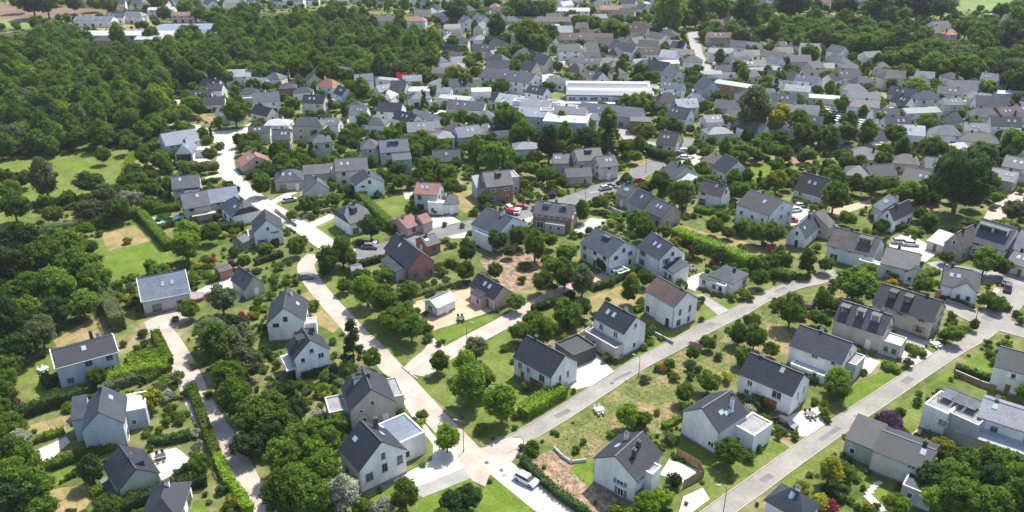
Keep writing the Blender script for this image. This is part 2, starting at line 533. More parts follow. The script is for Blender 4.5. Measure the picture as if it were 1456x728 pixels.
def flat_roof(mb, x0, y0, x1, y1, z, floor, rim, ph=0.35, pw=0.22):
    mb.box(x0 + pw, y0 + pw, z - 0.1, x1 - pw, y1 - pw, z + 0.02, floor)
    mb.box(x0 - .03, y0 - .03, z - 0.02, x1 + .03, y0 + pw, z + ph, rim); mb.box(x0 - .03, y1 - pw, z - 0.02, x1 + .03, y1 + .03, z + ph, rim)
    mb.box(x0 - .03, y0 + pw, z - 0.02, x0 + pw, y1 - pw, z + ph, rim); mb.box(x1 - pw, y0 + pw, z - 0.02, x1 + .03, y1 - pw, z + ph, rim)

def make_house(cx, cy, rz, L, D, h, rise, ridge, kind, roof, wall, label=None, nick=None, group=None, ch=(), sk=(), do=(), an=(),
               win=True, skip='', far=False, verge=None, shutter=None, frame=None, door=True, off=0.0, doors=(), wins=(), seed=None, gutter=True, rim=None, name='house', cat='house', gl=()):
    """L along local x, D along local y; the front faces local -y. ridge 'p' runs along x, 't' along y"""
    R = random.Random(seed if seed is not None else int(cx * 31 + cy * 17))
    root = empty(name, (cx, cy, 0), rz)
    tagp(root, label=label, category=cat, group=group)
    t = ridge == 't'
    la, lb = (D / 2, L / 2) if t else (L / 2, D / 2)
    if name == 'house' and kind in 'gmh' and rise > 1.2 and not ch:
        e = R.choice([-.6, -.3, .35, .6]); ch = ((.1, e * .5),) if t else ((e, .12),)
    if name == 'house' and kind in 'gm' and rise > 1.4 and not sk and not do and R.random() < .6:
        e = R.uniform(-.7, .2); sk = ((-.45 if R.random() < .5 else .45, e),) if t else ((e, -.45), (e + .4, -.45))
    if not shutter and not far and R.random() < .22: shutter = R.choice(['trim_grey', 'trim_white', 'bluegrey'])
    frame = frame or R.choice(['trim_white', 'trim_white', 'trim_dark', 'trim_grey'])
    if kind == 'f':
        w = MB().box(-L/2, -D/2, -0.3, L/2, D/2, h, wall).build('wall', root)
        mb = MB(); flat_roof(mb, -L/2, -D/2, L/2, D/2, h + .003, roof, rim or ('trim_white' if wall in ('white', 'cream', 'bluegrey') else wall))
        mb.build('roof', root)
    else:
        me = wall_mb(la, lb, h, rise, kind, wall, off).mesh('wall'); turn(me, t); link('wall', me, root)
        me = roof_mesh(la, lb, h, rise, kind, roof, off=off, oh=0.12 if far else 0.3).mesh('roof'); turn(me, t); ro = link('roof', me, root)
    def rz_at(x, y):
        b = -x if t else y
        if kind == 'h': 
            a = y if t else x
            return h + rise * max(0, min(1 - abs(b) / lb, (la - abs(a)) / (lb * .95)))
        if kind == 's': return h + rise * (b + lb) / (2 * lb)
        if kind == 'f': return h
        return h + rise * ((1 - (b - off) / (lb - off)) if b > off else (1 - (off - b) / (lb + off)))
    slope = math.atan2(rise, lb)
    # gutters and verges
    if gutter and kind in 'gm' and not far:
        s = rise / lb
        for sg in (-1, 1):
            mb = MB().box(-la, sg * (lb + 0.31) - 0.055, h - s * 0.3 + 0.00, la, sg * (lb + 0.31) + 0.055, h - s * 0.3 + 0.11, 'trim_dark' if not verge else 'trim_white')
            me = mb.mesh('gutter'); turn(me, t); link('gutter', me, root)
        mb = MB().box(-la - .1, off - 0.11, h + rise + 0.13, la + .1, off + 0.11, h + rise + 0.20, 'trim_dark')
        me = mb.mesh('ridge_cap'); turn(me, t); link('ridge_cap', me, root)
    if verge:
        for sg in (-1, 1):
            mb = MB()
            x0, x1 = (la + 0.151, la + 0.30) if sg > 0 else (-la - 0.30, -la - 0.151)
            s = rise / lb
            for sb in (-1, 1):
                mb.prism([(sb * (lb + .35), h - s * .35 - .05), (0, h + rise - .05), (0, h + rise + .24), (sb * (lb + .35), h - s * .35 + .24)], x0, x1, verge)
            me = mb.mesh('verge_board'); turn(me, t); link('verge_board', me, root)
    for fx, fy in ch:
        x, y = fx * L / 2, fy * D / 2; z = rz_at(x, y)
        top = max(z + 1.0, h + rise + 0.55)
        c = MB().box(x - .32, y - .25, z - 0.3, x + .32, y + .25, top, R.choice(['chimney_dark', wall, 'chimney_dark'])).box(x - .37, y - .3, top, x + .37, y + .3, top + .09, 'chimney_dark').build('chimney', root)
        if not far: MB().tube((x, y, top + .09), (x, y, top + .4), .11, .09, 'clay').build('chimney_pot', c)
    for fx, fy in sk:
        x, y = fx * L / 2, fy * D / 2; z = rz_at(x, y) + .15
        M = Matrix.Translation((x, y, z))
        if t: M = M @ Matrix.Rotation(slope if x > 0 else -slope, 4, 'Y')
        else: M = M @ Matrix.Rotation(-slope if y > 0 else slope, 4, 'X')
        s = MB().box(-.42, -.6, -.05, .42, .6, .07, 'trim_grey', M).build('skylight', root)
        MB().box(-.32, -.5, .073, .32, .5, .085, 'glass_blue', M).build('pane', s)
    for d in do:
        fx, fy = d[0], d[1]; dw = d[2] if len(d) > 2 else 1.5; dm = d[3] if len(d) > 3 else 'chimney_dark'
        x, y = fx * L / 2, fy * D / 2
        b = (-x if t else y); sgn = 1 if b > 0 else -1
        zb = rz_at(x, y); zt = min(zb + 1.45, h + rise - 0.1)
        depth = (zt - zb) / rise * lb + 0.25
        ang = {(False, -1): 0, (False, 1): math.pi, (True, 1): -math.pi / 2, (True, -1): math.pi / 2}[(t, sgn)]
        e = MB().box(-dw/2, 0, -0.5, dw/2, depth, zt - zb, dm).box(-dw/2 - .12, -.15, zt - zb + .002, dw/2 + .12, depth + .1, zt - zb + .12, roof).build('dormer', root)
        e.location = (x, y, zb); e.rotation_euler = (0, 0, ang)
        MB().box(-dw/2 + .2, -.03, .15, dw/2 - .2, -.003, zt - zb - .15, 'glass').build('pane', e)
    # annexes: (x0, y0, x1, y1, height, roof kind, wall, roof)
    fixed = []
    for a in an:      # an annex standing off the wall is moved up to it
        x0, y0, x1, y1 = a[:4]
        if a[4] < h + .5 or kind != 'f':
            if x0 > L/2: x1 -= x0 - L/2 - .002; x0 = L/2 + .002
            if x1 < -L/2: x0 -= x1 + L/2 + .002; x1 = -L/2 - .002
            if y1 < -D/2: y0 -= y1 + D/2 + .002; y1 = -D/2 - .002
            if y0 > D/2: y1 -= y0 - D/2 - .002; y0 = D/2 + .002
        fixed.append((x0, y0, x1, y1) + tuple(a[4:]))
    an = fixed
    for a in an:
        x0, y0, x1, y1, ah, ak = a[:6]; aw = a[6] if len(a) > 6 else wall; ar = a[7] if len(a) > 7 else roof
        mb = MB()
        if ak == 'f':
            mb.box(x0, y0, -.3, x1, y1, ah, aw); o = mb.build('annex', root)
            rb = MB(); flat_roof(rb, x0, y0, x1, y1, ah + .003, ar, 'trim_white' if aw in ('white', 'cream', 'bluegrey') else aw, ph=.25); rb.build('annex_roof', o)
        elif ak == 'g':   # little gable with its ridge along y
            w2 = (x1 - x0) / 2; xc = (x0 + x1) / 2; rs = w2 * .75
            mb.prism([(-xc - w2, -.3), (-xc + w2, -.3), (-xc + w2, ah), (-xc, ah + rs), (-xc - w2, ah)], y0, y1, aw, 'y'); o = mb.build('annex', root)
            MB().prism([(-xc - w2 - .2, ah - .15 + .003), (-xc, ah + rs + .003), (-xc + w2 + .2, ah - .15 + .003), (-xc + w2 + .2, ah), (-xc, ah + rs + .14), (-xc - w2 - .2, ah)], y0 - .15, y1, ar, 'y').build('annex_roof', o)
        elif ak == 's':   # lean-to rising toward +y
            rs = (y1 - y0) * .3
            mb.prism([(y0, -.3), (y1, -.3), (y1, ah + rs), (y0, ah)], x0, x1, aw, 'x'); o = mb.build('annex', root)
            MB().prism([(y0 - .2, ah - .04), (y1, ah + rs + .003), (y1, ah + rs + .13), (y0 - .2, ah + .09)], x0 - .1, x1 + .1, ar, 'x').build('annex_roof', o)
        elif ak == 'c':   # open carport or canopy on posts
            mb.box(x0, y0, ah, x1, y1, ah + .16, ar); o = mb.build('canopy', root)
            for px, py in ((x0 + .1, y0 + .1), (x1 - .25, y0 + .1), (x0 + .1, y1 - .25), (x1 - .25, y1 - .25)):
                MB().box(px, py, 0, px + .14, py + .14, ah, 'trim_dark').build('post', o)
        elif ak == 'b':   # balcony slab with railing
            mb.box(x0, y0, ah - .2, x1, y1, ah, aw); o = mb.build('balcony', root)
            rb = MB()
            for (p0, q0, p1, q1) in ((x0, y0, x1, y0 + .06), (x0, y0 + .06, x0 + .06, y1), (x1 - .06, y0 + .06, x1, y1)):
                rb.box(p0, q0, ah + .9, p1, q1, ah + .96, 'trim_dark')
            nx_ = int((x1 - x0) / .35)
            for i in range(nx_ + 1):
                xx = x0 + (x1 - x0 - .05) * i / nx_; rb.box(xx, y0, ah, xx + .04, y0 + .04, ah + .9, 'trim_dark')
            for yy in np.arange(y0 + .3, y1, .35):
                rb.box(x0, yy, ah, x0 + .04, yy + .04, ah + .9, 'trim_dark'); rb.box(x1 - .04, yy, ah, x1, yy + .04, ah + .9, 'trim_dark')
            rb.build('railing', o)
        if ak in 'fgs' and not far:
            for sx in (.3, .72):
                if R.random() < .7 and x1 - x0 > 2.4: add_window(o, x0 + (x1 - x0) * sx, y0, 1.0, 0, 0.9, 1.1, frame)
    if not far and cat == 'house':
        e = .03
        MB().box(-L/2 - e, -D/2 - e, -.25, L/2 + e, -D/2 - .002, .42, 'plinth').box(-L/2 - e, D/2 + .002, -.25, L/2 + e, D/2 + e, .42, 'plinth').box(-L/2 - e, -D/2 - .002, -.25, -L/2 - .002, D/2 + .002, .42, 'plinth').box(L/2 + .002, -D/2 - .002, -.25, L/2 + e, D/2 + .002, .42, 'plinth').build('plinth', root)
        if kind in 'gm':
            for sx, sy in ((-1, -1), (1, 1)) if t else ((1, -1), (-1, 1)):
                x, y = sx * (L/2 + (.08 if t else -.12)), sy * (D/2 + (-.12 if t else .08))
                MB().box(x - .045, y - .045, 0, x + .045, y + .045, h - .1, R.choice(['trim_grey', 'trim_white'])).build('downpipe', root)
    # windows on all four walls
    storeys = [1.0] if h < 4.2 else [0.95, 3.55]
    for side in ('f', 'b', 'l', 'r'):
        if not win or side in skip: continue
        if far and side == 'b': continue
        W = L if side in 'fb' else D
        n = max(1, int(W / (3.4 if not far else 4.2)))
        ang = {'f': 0, 'b': math.pi, 'l': -math.pi / 2, 'r': math.pi / 2}[side]
        for si, z in enumerate(storeys):
            for i in range(n):
                if R.random() < 0.2: continue
                u = -W / 2 + W * (i + .5) / n + R.uniform(-.25, .25)
                big = si == 0 and R.random() < .3
                ww, hh = (2.0, 2.1) if big else (R.choice([0.9, 1.2, 1.3]), R.choice([1.3, 1.4, 1.1]))
                zz = 0.1 if big else z
                if zz + hh > h - .2: hh = h - .25 - zz
                x, y = {'f': (u, -D/2), 'b': (u, D/2), 'l': (-L/2, u), 'r': (L/2, u)}[side]
                if any(a[0] - .6 < x < a[2] + .6 and a[1] - .6 < y < a[3] + .6 and (z < a[4]) for a in an if a[5] != 'b'): continue
                if side == 'f' and door and si == 0 and i == n // 2 and not far:
                    add_door(root, x, y, ang, m=R.choice(['door_brown', 'trim_dark', 'trim_white'])); continue
                add_window(root, x, y, zz, ang, ww, hh, frame, far, shutter if not big and not far else None)
        if kind == 'g' and rise > 2.3 and not far and ((side in 'fb') == t) and R.random() < .8:
            x, y = {'f': (0, -D/2), 'b': (0, D/2), 'l': (-L/2, 0), 'r': (L/2, 0)}[side]
            add_window(root, x, y, h + .1, ang, .9, 1.1, frame, far)
    for (side, u, z, ww, hh) in wins:
        ang = {'f': 0, 'b': math.pi, 'l': -math.pi / 2, 'r': math.pi / 2}[side]
        x, y = {'f': (u, -D/2), 'b': (u, D/2), 'l': (-L/2, u), 'r': (L/2, u)}[side]
        add_window(root, x, y, z, ang, ww, hh, frame, far, shutter)
    for (side, u, ww, hh, m) in doors:
        ang = {'f': 0, 'b': math.pi, 'l': -math.pi / 2, 'r': math.pi / 2}[side]
        x, y = {'f': (u, -D/2), 'b': (u, D/2), 'l': (-L/2, u), 'r': (L/2, u)}[side]
        add_door(root, x, y, ang, ww, hh, m, 'garage_door' if ww > 2 else 'door')
    # occupancy
    c, s = math.cos(rz), math.sin(rz)
    def W2(x, y): return (cx + c * x - s * y, cy + s * x + c * y)
    occupy([W2(-L/2, -D/2), W2(L/2, -D/2), W2(L/2, D/2), W2(-L/2, D/2)], 1.0)
    for a in an: occupy([W2(a[0], a[1]), W2(a[2], a[1]), W2(a[2], a[3]), W2(a[0], a[3])], 0.6)
    if nick: LANDMARKS.append((cx, cy, nick))
    return root

def H(label, nick, t, P, Q, depth, h, rise, ridge, kind, roof, wall, **kw):
    """a surveyed house: P and Q are the two ends of its front eave; depth in metres, or a point on the far eave"""
    p, q = G(t, *P, h), G(t, *Q, h)
    d = q - p; L = d.length; rz = math.atan2(d.y, d.x)
    nr = Vector((-math.sin(rz), math.cos(rz), 0))
    if isinstance(depth, tuple):
        depth = abs((G(t, *depth, h) - p).dot(nr))
    c = (p + q) / 2 + nr * depth / 2
    if ridge == 't': rise *= .9
    return make_house(c.x, c.y, rz, L, depth, h, rise, ridge, kind, roof, wall, label, nick, **kw)

# ------------------------------------------------------------------ ground, fields, roads
def build_ground():
    xs = [-6000, -600, -200, 200, 600, 6000]; ys = [-3000, 60, 300, 700, 1500, 9000]
    vs = [(x, y, 0) for y in ys for x in xs]
    fs = [(j * 6 + i, j * 6 + i + 1, (j + 1) * 6 + i + 1, (j + 1) * 6 + i) for j in range(5) for i in range(5)]
    MB().add(vs, fs, 'garden_ground').build('ground', kind='structure')
build_ground()

def S(name, m, t, flat, jag=0.12, clear=True):
    pts = [G(t, flat[i], flat[i + 1]) for i in range(0, len(flat), 2)]
    return sheet(name, pts, m, jag=jag, clear=clear)

# fields and lawns (surveyed outlines)
S('ploughed_field', 'plough', 1, (-900,0, 80,22, 330,45, 600,55, 590,100, 390,135, 0,112, -900,90), .5)
S('green_field', 'field_green', 1, (-900,92, 0,108, 200,120, 170,165, 0,155, -900,140), .5)
S('green_field', 'field_green', 4, (1090,-10, 1400,-10, 1330,70, 1180,62, 1100,60), .5)
S('dry_strip', 'dry_grass', 1, (440,158, 700,140, 1120,112, 1120,118, 720,168, 460,190), .3)
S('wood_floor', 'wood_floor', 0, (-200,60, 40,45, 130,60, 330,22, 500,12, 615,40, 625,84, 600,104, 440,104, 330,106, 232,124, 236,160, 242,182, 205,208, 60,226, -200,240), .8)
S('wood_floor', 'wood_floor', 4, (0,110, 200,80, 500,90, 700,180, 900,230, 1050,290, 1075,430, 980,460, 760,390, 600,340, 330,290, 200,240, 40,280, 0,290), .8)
S('meadow', 'lawn_dull', 5, (-300,180, 0,170, 500,100, 770,96, 745,190, 700,310, 600,360, 430,400, 190,470, 60,620, -300,640), .4)
S('meadow_strip', 'lawn', 5, (340,200, 480,185, 600,215, 560,260, 430,240), .8)
S('lawn', 'lawn_dull', 5, (470,640, 620,575, 790,545, 890,640, 560,728, 430,728), .2)
S('mown_lawn', 'lawn', 0, (150,362, 217,342, 238,362, 262,380, 235,390, 165,395, 150,380), .2)
S('dry_patch', 'dry_grass', 5, (560,600, 770,560, 870,640, 620,700), .5)
S('lawn', 'dry_grass', 9, (300,480, 470,385, 600,325, 655,440, 480,480, 330,530), .3)
S('lawn', 'lawn_dull', 9, (50,690, 200,600, 290,585, 310,640, 290,728, 60,728), .3)
S('lawn', 'lawn_dull', 13, (165,0, 250,0, 250,80, 160,130), .3)
S('lawn', 'dry_grass', 13, (165,235, 385,170, 372,262, 190,320), .2)
S('white_terrace', 'white_paving', 13, (165,395, 375,300, 400,330, 300,420, 250,480, 190,440), .05)
S('lawn', 'lawn', 13, (285,520, 430,468, 440,515, 310,580), .2)
S('dry_lawn', 'dry_grass', 13, (270,605, 510,570, 520,660, 470,728, 270,728), .3)
S('white_terrace', 'white_paving', 13, (855,395, 1000,362, 1075,420, 1040,490, 920,548), .1)
S('lawn', 'lawn', 13, (850,640, 1000,530, 1050,560, 1010,600, 910,645), .1)
S('lawn', 'lawn', 13, (1000,728, 1150,665, 1200,728), .2)
S('driveway', 'asphalt_dark', 13, (565,540, 640,520, 690,660, 605,665), .03)  # dark tone puts the house's shadow along its left wall into the colour
S('dry_verge', 'dry_grass', 10, (210,230, 330,195, 385,320, 440,350, 480,400, 440,440, 330,380), .3)
S('lawn', 'lawn_dull', 10, (365,140, 520,70, 560,200, 620,300, 560,330, 470,240), .2)
S('shaded_lawn', 'lawn_dull', 10, (555,350, 760,320, 920,480, 920,560, 830,605, 690,480), .2)
S('sandy_yard', 'sand_yard', 10, (860,270, 1220,185, 1350,310, 1010,425, 940,350), .3)
S('mown_lawn', 'lawn', 10, (1000,440, 1345,325, 1356,360, 1075,495, 1010,470), .1)
S('lawn', 'lawn_dull', 10, (985,650, 1110,560, 1200,560, 1456,400, 1456,728, 1300,728, 1000,728), .3)
S('lawn', 'lawn_dull', 14, (860,0, 1456,0, 1800,40, 1620,180, 1456,290, 1330,310, 1200,220, 1020,90), .2)
S('dry_verge', 'dry_grass', 14, (1000,210, 1060,235, 1180,360, 1150,418, 1060,310), .1)
S('mown_lawn', 'lawn', 14, (950,648, 1222,538, 1275,590, 1200,760, 860,760), .05)
S('mown_lawn', 'lawn', 14, (1285,600, 1350,548, 1440,590, 1620,760, 1250,760), .08)
S('mown_lawn', 'lawn', 14, (630,655, 795,568, 830,604, 740,690), .05)
S('rough_field', 'rough_field', 15, (190,332, 330,240, 620,15, 700,-60, 1000,-200, 1100,-170, 1120,-60, 960,20, 960,220, 860,280, 640,300, 480,410, 330,460, 235,370), .3, clear=False)
S('stony_ground', 'earth', 15, (70,455, 225,375, 335,450, 330,500, 470,590, 600,650, 560,760, 400,760), .3, clear=False)
S('mown_lawn', 'lawn', 15, (325,472, 470,430, 468,560, 430,585), .1)
S('lawn', 'lawn', 15, (915,340, 965,305, 1155,410, 1170,520, 1060,560, 930,400), .2)
S('lawn', 'lawn_dull', 15, (1000,760, 1100,640, 1060,520, 1150,470, 1456,330, 1456,470, 1250,600, 1060,760), .2)
S('white_terrace', 'white_paving', 15, (895,425, 1065,490, 970,560, 840,515), .03)
S('driveway', 'white_paving', 15, (975,640, 1085,590, 1125,655, 980,760, 940,760), .05)
S('lawn', 'lawn_dull', 16, (0,285, 130,365, 0,470, -80,500, -60,330), .1)
S('dry_lawn', 'dry_grass', 11, (400,255, 640,158, 760,200, 700,280, 600,310, 460,320), .3)
S('mown_lawn', 'lawn', 11, (580,62, 715,8, 722,80, 620,112), .1)
S('mown_lawn', 'lawn', 11, (610,645, 660,590, 820,480, 885,515), .1)
S('lawn', 'lawn_dull', 11, (700,325, 760,300, 930,425, 1060,390, 1100,290, 1215,370, 1150,420, 905,490, 800,430), .1)
S('white_court', 'white_paving', 11, (930,150, 1090,90, 1140,125, 1040,200), .05)
S('driveway', 'white_paving', 11, (345,560, 450,528, 590,665, 500,728, 360,760, 300,740), .03)
S('driveway', 'grey_paving', 11, (1045,225, 1080,215, 1275,330, 1205,368), .03)
S('lawn', 'lawn_dull', 11, (1165,262, 1300,215, 1440,215, 1456,240, 1275,330), .1)
S('rough_field', 'rough_field', 11, (620,735, 740,665, 900,600, 1180,480, 1330,370, 1456,300, 1800,230, 1700,420, 1500,560, 1290,660, 1290,728), .3, clear=False)
S('lawn', 'dry_grass', 12, (-10,380, 110,420, 130,480, 60,590, -40,560), .4, clear=False)
S('lawn', 'lawn', 12, (500,728, 650,655, 660,600, 815,655, 620,790, 420,850, 380,800), .1)
S('lawn', 'lawn_dull', 12, (905,545, 1130,480, 1140,500, 985,582), .08)
S('mown_lawn', 'lawn', 12, (860,760, 1200,560, 1290,620, 1456,790, 1250,800, 1060,690), .1)
S('lawn', 'lawn_dull', 12, (770,165, 925,82, 1000,100, 1000,200, 1180,290, 1165,325, 960,230), .1)
S('driveway', 'white_paving', 12, (560,560, 640,600, 580,670, 520,640), .03)
S('driveway', 'white_paving', 12, (735,585, 790,480, 900,530, 985,585, 845,655), .03)
S('driveway', 'grey_paving', 12, (710,410, 930,490, 880,530, 740,450), .03)
S('driveway', 'white_paving', 12, (1290,180, 1420,230, 1400,360, 1230,300), .03)
S('lawn', 'lawn', 16, (420,110, 560,40, 640,0, 700,0, 420,165), .1)
S('lawn', 'lawn_dull', 16, (600,185, 860,40, 900,20, 880,190, 870,240, 800,285, 700,230), .1)
S('sand_circle', 'sand_yard', 16, (815,285, 905,218, 1010,250, 1105,320, 1110,390, 960,330), .2)
S('lawn', 'lawn_dull', 16, (-60,680, 330,360, 430,290, 400,400, 250,500, 60,640), .2)
S('lawn', 'lawn', 16, (530,530, 590,510, 720,600, 700,690, 590,640), .1)
S('driveway', 'white_paving', 16, (40,200, 280,128, 345,208, 290,280, 200,300, 60,250), .05)
S('terrace', 'white_paving', 16, (780,320, 830,300, 920,350, 900,380), .03)
S('round_lawn', 'lawn', 0, (1066,240, 1085,234, 1112,236, 1122,250, 1110,262, 1088,259, 1070,250), .2)
S('dry_verge', 'dry_grass', 7, (770,185, 800,175, 890,212, 800,235), .15)
S('lawn', 'lawn', 7, (610,200, 640,190, 745,238, 660,252), .1)
S('waste_strip', 'dry_grass', 7, (930,590, 950,550, 1060,580, 1340,650, 1440,720, 1300,728, 1100,650), .5)
S('earth_strip', 'earth', 7, (960,570, 1100,600, 1200,640, 1150,650, 1000,610), .5)
S('front_lawn', 'lawn', 6, (335,578, 455,525, 560,598, 725,608, 710,640, 480,672), .1)
S('dry_garden', 'dry_grass', 6, (1110,370, 1290,345, 1270,440, 1190,485, 1120,440), .3)
S('dry_garden', 'lawn_dull', 6, (650,435, 820,370, 880,420, 800,500, 720,510), .3)
S('lawn', 'lawn_dull', 6, (75,425, 240,355, 250,385, 115,455), .1)
S('lawn', 'lawn', 8, (-100,215, 0,210, 80,260, 10,300, -80,290), .2)
S('bare_garden', 'earth', 11, (-180,20, 120,-40, 180,60, 90,180, 0,200, -120,120), .5, clear=False)
S('bare_garden', 'earth', 8, (30,130, 200,150, 260,200, 120,200, 40,170), .4, clear=False)
S('tan_yard', 'sand_yard', 8, (350,470, 590,400, 590,440, 480,470, 400,520), .3)
S('dry_garden', 'dry_grass', 1, (900,490, 1060,485, 1060,530, 905,540), .2)
S('tan_lawn', 'sand_yard', 1, (935,570, 1020,565, 1030,605, 960,610), .3)
S('earth_patch', 'earth', 1, (1140,650, 1270,640, 1270,690, 1150,700), .3, clear=False)
S('dry_lawn', 'dry_grass', 4, (590,530, 650,528, 760,560, 640,570), .2)
S('yard', 'path_beige', 4, (1020,562, 1200,560, 1205,575, 1030,575), .1)
S('gravel_yard', 'white_paving', 8, (80,425, 130,425, 250,470, 240,540, 90,560), .1)
S('plaza', 'white_paving', 8, (690,650, 780,590, 870,640, 980,700, 900,760, 700,728), .1)
S('plaza', 'white_paving', 8, (1040,150, 1160,135, 1190,190, 1160,215, 1060,190), .1)
S('car_park', 'white_paving', 4, (270,600, 420,610, 590,680, 570,728, 440,720, 290,650), .1)
S('car_park', 'white_paving', 7, (940,150, 1020,140, 1080,160, 1060,215, 980,215, 940,180), .1)
S('forecourt', 'white_paving', 0, (735,302, 748,296, 760,306, 752,318, 736,314), .1)
S('forecourt', 'white_paving', 0, (812,330, 840,310, 862,312, 848,326, 824,334), .1)
S('white_terrace', 'white_paving', 0, (600,312, 640,306, 668,322, 660,338, 620,340), .1)
S('white_yard', 'white_paving', 0, (268,418, 345,385, 352,392, 340,428, 300,420, 272,432), .2)
S('white_yard', 'path_beige', 0, (205,458, 245,440, 275,440, 270,455, 232,472, 210,472), .1)
S('white_terrace', 'white_paving', 14, (775,545, 1000,435, 1010,350, 950,270, 870,160, 830,90, 860,90, 1000,280, 1190,440, 1180,480, 870,605), .03)
S('driveway', 'grey_paving', 14, (868,602, 1190,478, 1235,530, 950,645), .03)
S('glazed_path', 'white_paving', 0, (246,205, 275,200, 290,215, 300,228, 270,232, 255,222), .1)
S('white_terrace', 'white_paving', 6, (830,360, 890,362, 890,400, 850,405), .1)

S('dark_patch', 'asphalt_dark', 14, (618,592, 745,512, 788,560, 632,628), .02)  # dark sheet at the foot of the large white house's front
S('dark_terrace', 'grey_paving', 14, (462,480, 560,600, 600,612, 540,500, 490,440), .02)
# roads and paths
road('white_street', [(545,353),(510,362),(472,352),(440,330),(405,308),(368,286),(340,262),(322,240),(322,215),(330,196),(352,184),(380,182)], 5.6, 'white_paving')
road('white_street', [(240,178),(275,180),(300,190),(324,194)], 4.5, 'white_paving', kerb=False)
S('white_square', 'white_paving', 0, (300,188, 340,184, 338,204, 326,216, 312,206, 298,200), .1)
road('drive', [(440,322),(455,315),(474,306)], 3.2, 'white_paving', kerb=False)
road('drive', [(283,258),(300,252),(320,248)], 2.6, 'white_paving', kerb=False)
road('drive', [(380,293),(402,280),(430,268)], 2.6, 'white_paving', kerb=False)
road('main_street', [(505,364),(560,350),(620,332),(680,318),(740,304),(800,289),(860,268),(905,248),(935,232),(958,216),(975,196)], 6.6, 'asphalt_dark')
road('side_street', [(960,214),(940,206),(900,200),(880,180)], 4.5, 'grey_paving')
road('beige_path', [(448,362),(436,374),(437,388),(450,408),(470,432),(491,455),(508,474),(530,494),(552,518),(576,545),(600,572),(625,600),(650,625),(690,668)], 4.3, 'path_beige', kerb=False)
road('beige_lane', [(596,534),(612,516),(640,500),(680,478),(722,456),(752,440)], 4.6, 'path_beige', kerb=False)
S('beige_square', 'path_beige', 0, (573,524, 590,532, 612,516, 640,500, 616,480, 600,500, 584,512), .1)
road('pink_path', [(745,442),(775,424),(815,406),(850,396),(880,384)], 3.4, 'path_pink', kerb=False)
road('lane', [(228,470),(240,485),(255,510),(268,535),(280,565),(300,600),(325,640),(345,680),(362,712),(380,750)], 4.7, 'path_beige', kerb=False)
road('middle_road', [(668,656),(705,640),(745,620),(800,588),(860,549),(905,520),(960,491),(1005,466),(1050,444),(1085,424),(1130,406),(1165,398),(1192,386)], 3.5, 'asphalt')
road('lower_road', [(990,752),(1030,722),(1075,690),(1130,650),(1200,601),(1260,561),(1320,521),(1362,494),(1392,478),(1412,462)], 3.4, 'asphalt')
road('corner_street', [(1340,424),(1368,441),(1400,455),(1440,466),(1500,484)], 6.5, 'asphalt')
road('corner_street', [(1408,458),(1428,436),(1440,420),(1452,405)], 6.0, 'asphalt', kerb=False)
road('upper_street', [(1330,372),(1345,380),(1380,388),(1420,394),(1500,408)], 5.5, 'grey_paving')
road('white_lane', [(695,652),(720,672),(745,692),(780,720),(810,745)], 4.6, 'white_paving', kerb=False)
S('junction', 'path_beige', 0, (648,628, 670,640, 690,636, 724,622, 750,625, 738,640, 730,655, 700,668, 690,692, 672,684, 655,660), .1)
road('far_street', [(728,142),(748,128),(768,112),(782,98),(790,84)], 11, 'white_paving', kerb=False)
road('far_street', [(984,44),(988,62),(993,80),(1002,94),(1020,110),(1030,125),(990,128),(930,124),(880,132)], 6, 'grey_paving', kerb=False)
road('far_lane', [(1408,322),(1420,300),(1440,284),(1470,270)], 5, 'path_beige', kerb=False)
road('far_lane', [(1000,130),(1060,150),(1110,165),(1160,160),(1220,180)], 4, 'grey_paving', kerb=False)
road('far_lane', [(560,180),(620,160),(700,150),(735,140)], 4, 'white_paving', kerb=False)
road('far_lane', [(380,182),(440,176),(500,172),(560,180)], 4, 'white_paving', kerb=False)
road('far_lane', [(770,20),(830,30),(900,35),(984,46)], 5, 'grey_paving', kerb=False)
lay_kerbs()
for i, (px, py, w, l) in enumerate(((800,588,1.2,3.5),(885,535,.8,5),(1010,462,1.6,2.2),(1110,412,1.2,4),(1180,617,.9,6),(1290,541,1.5,3),(1090,680,1.2,2.6),(700,312,2,5),(850,272,1.4,6),(1405,452,2.2,3))):
    c = unproj(px, py); a = math.radians(38 if py > 400 else 28)
    sheet('road_patch', [(c.x + math.cos(a) * u - math.sin(a) * v, c.y + math.sin(a) * u + math.cos(a) * v) for u, v in ((-l/2, -w/2), (l/2, -w/2), (l/2, w/2), (-l/2, w/2))], 'asphalt_dark' if py > 400 else 'asphalt', jag=.04)

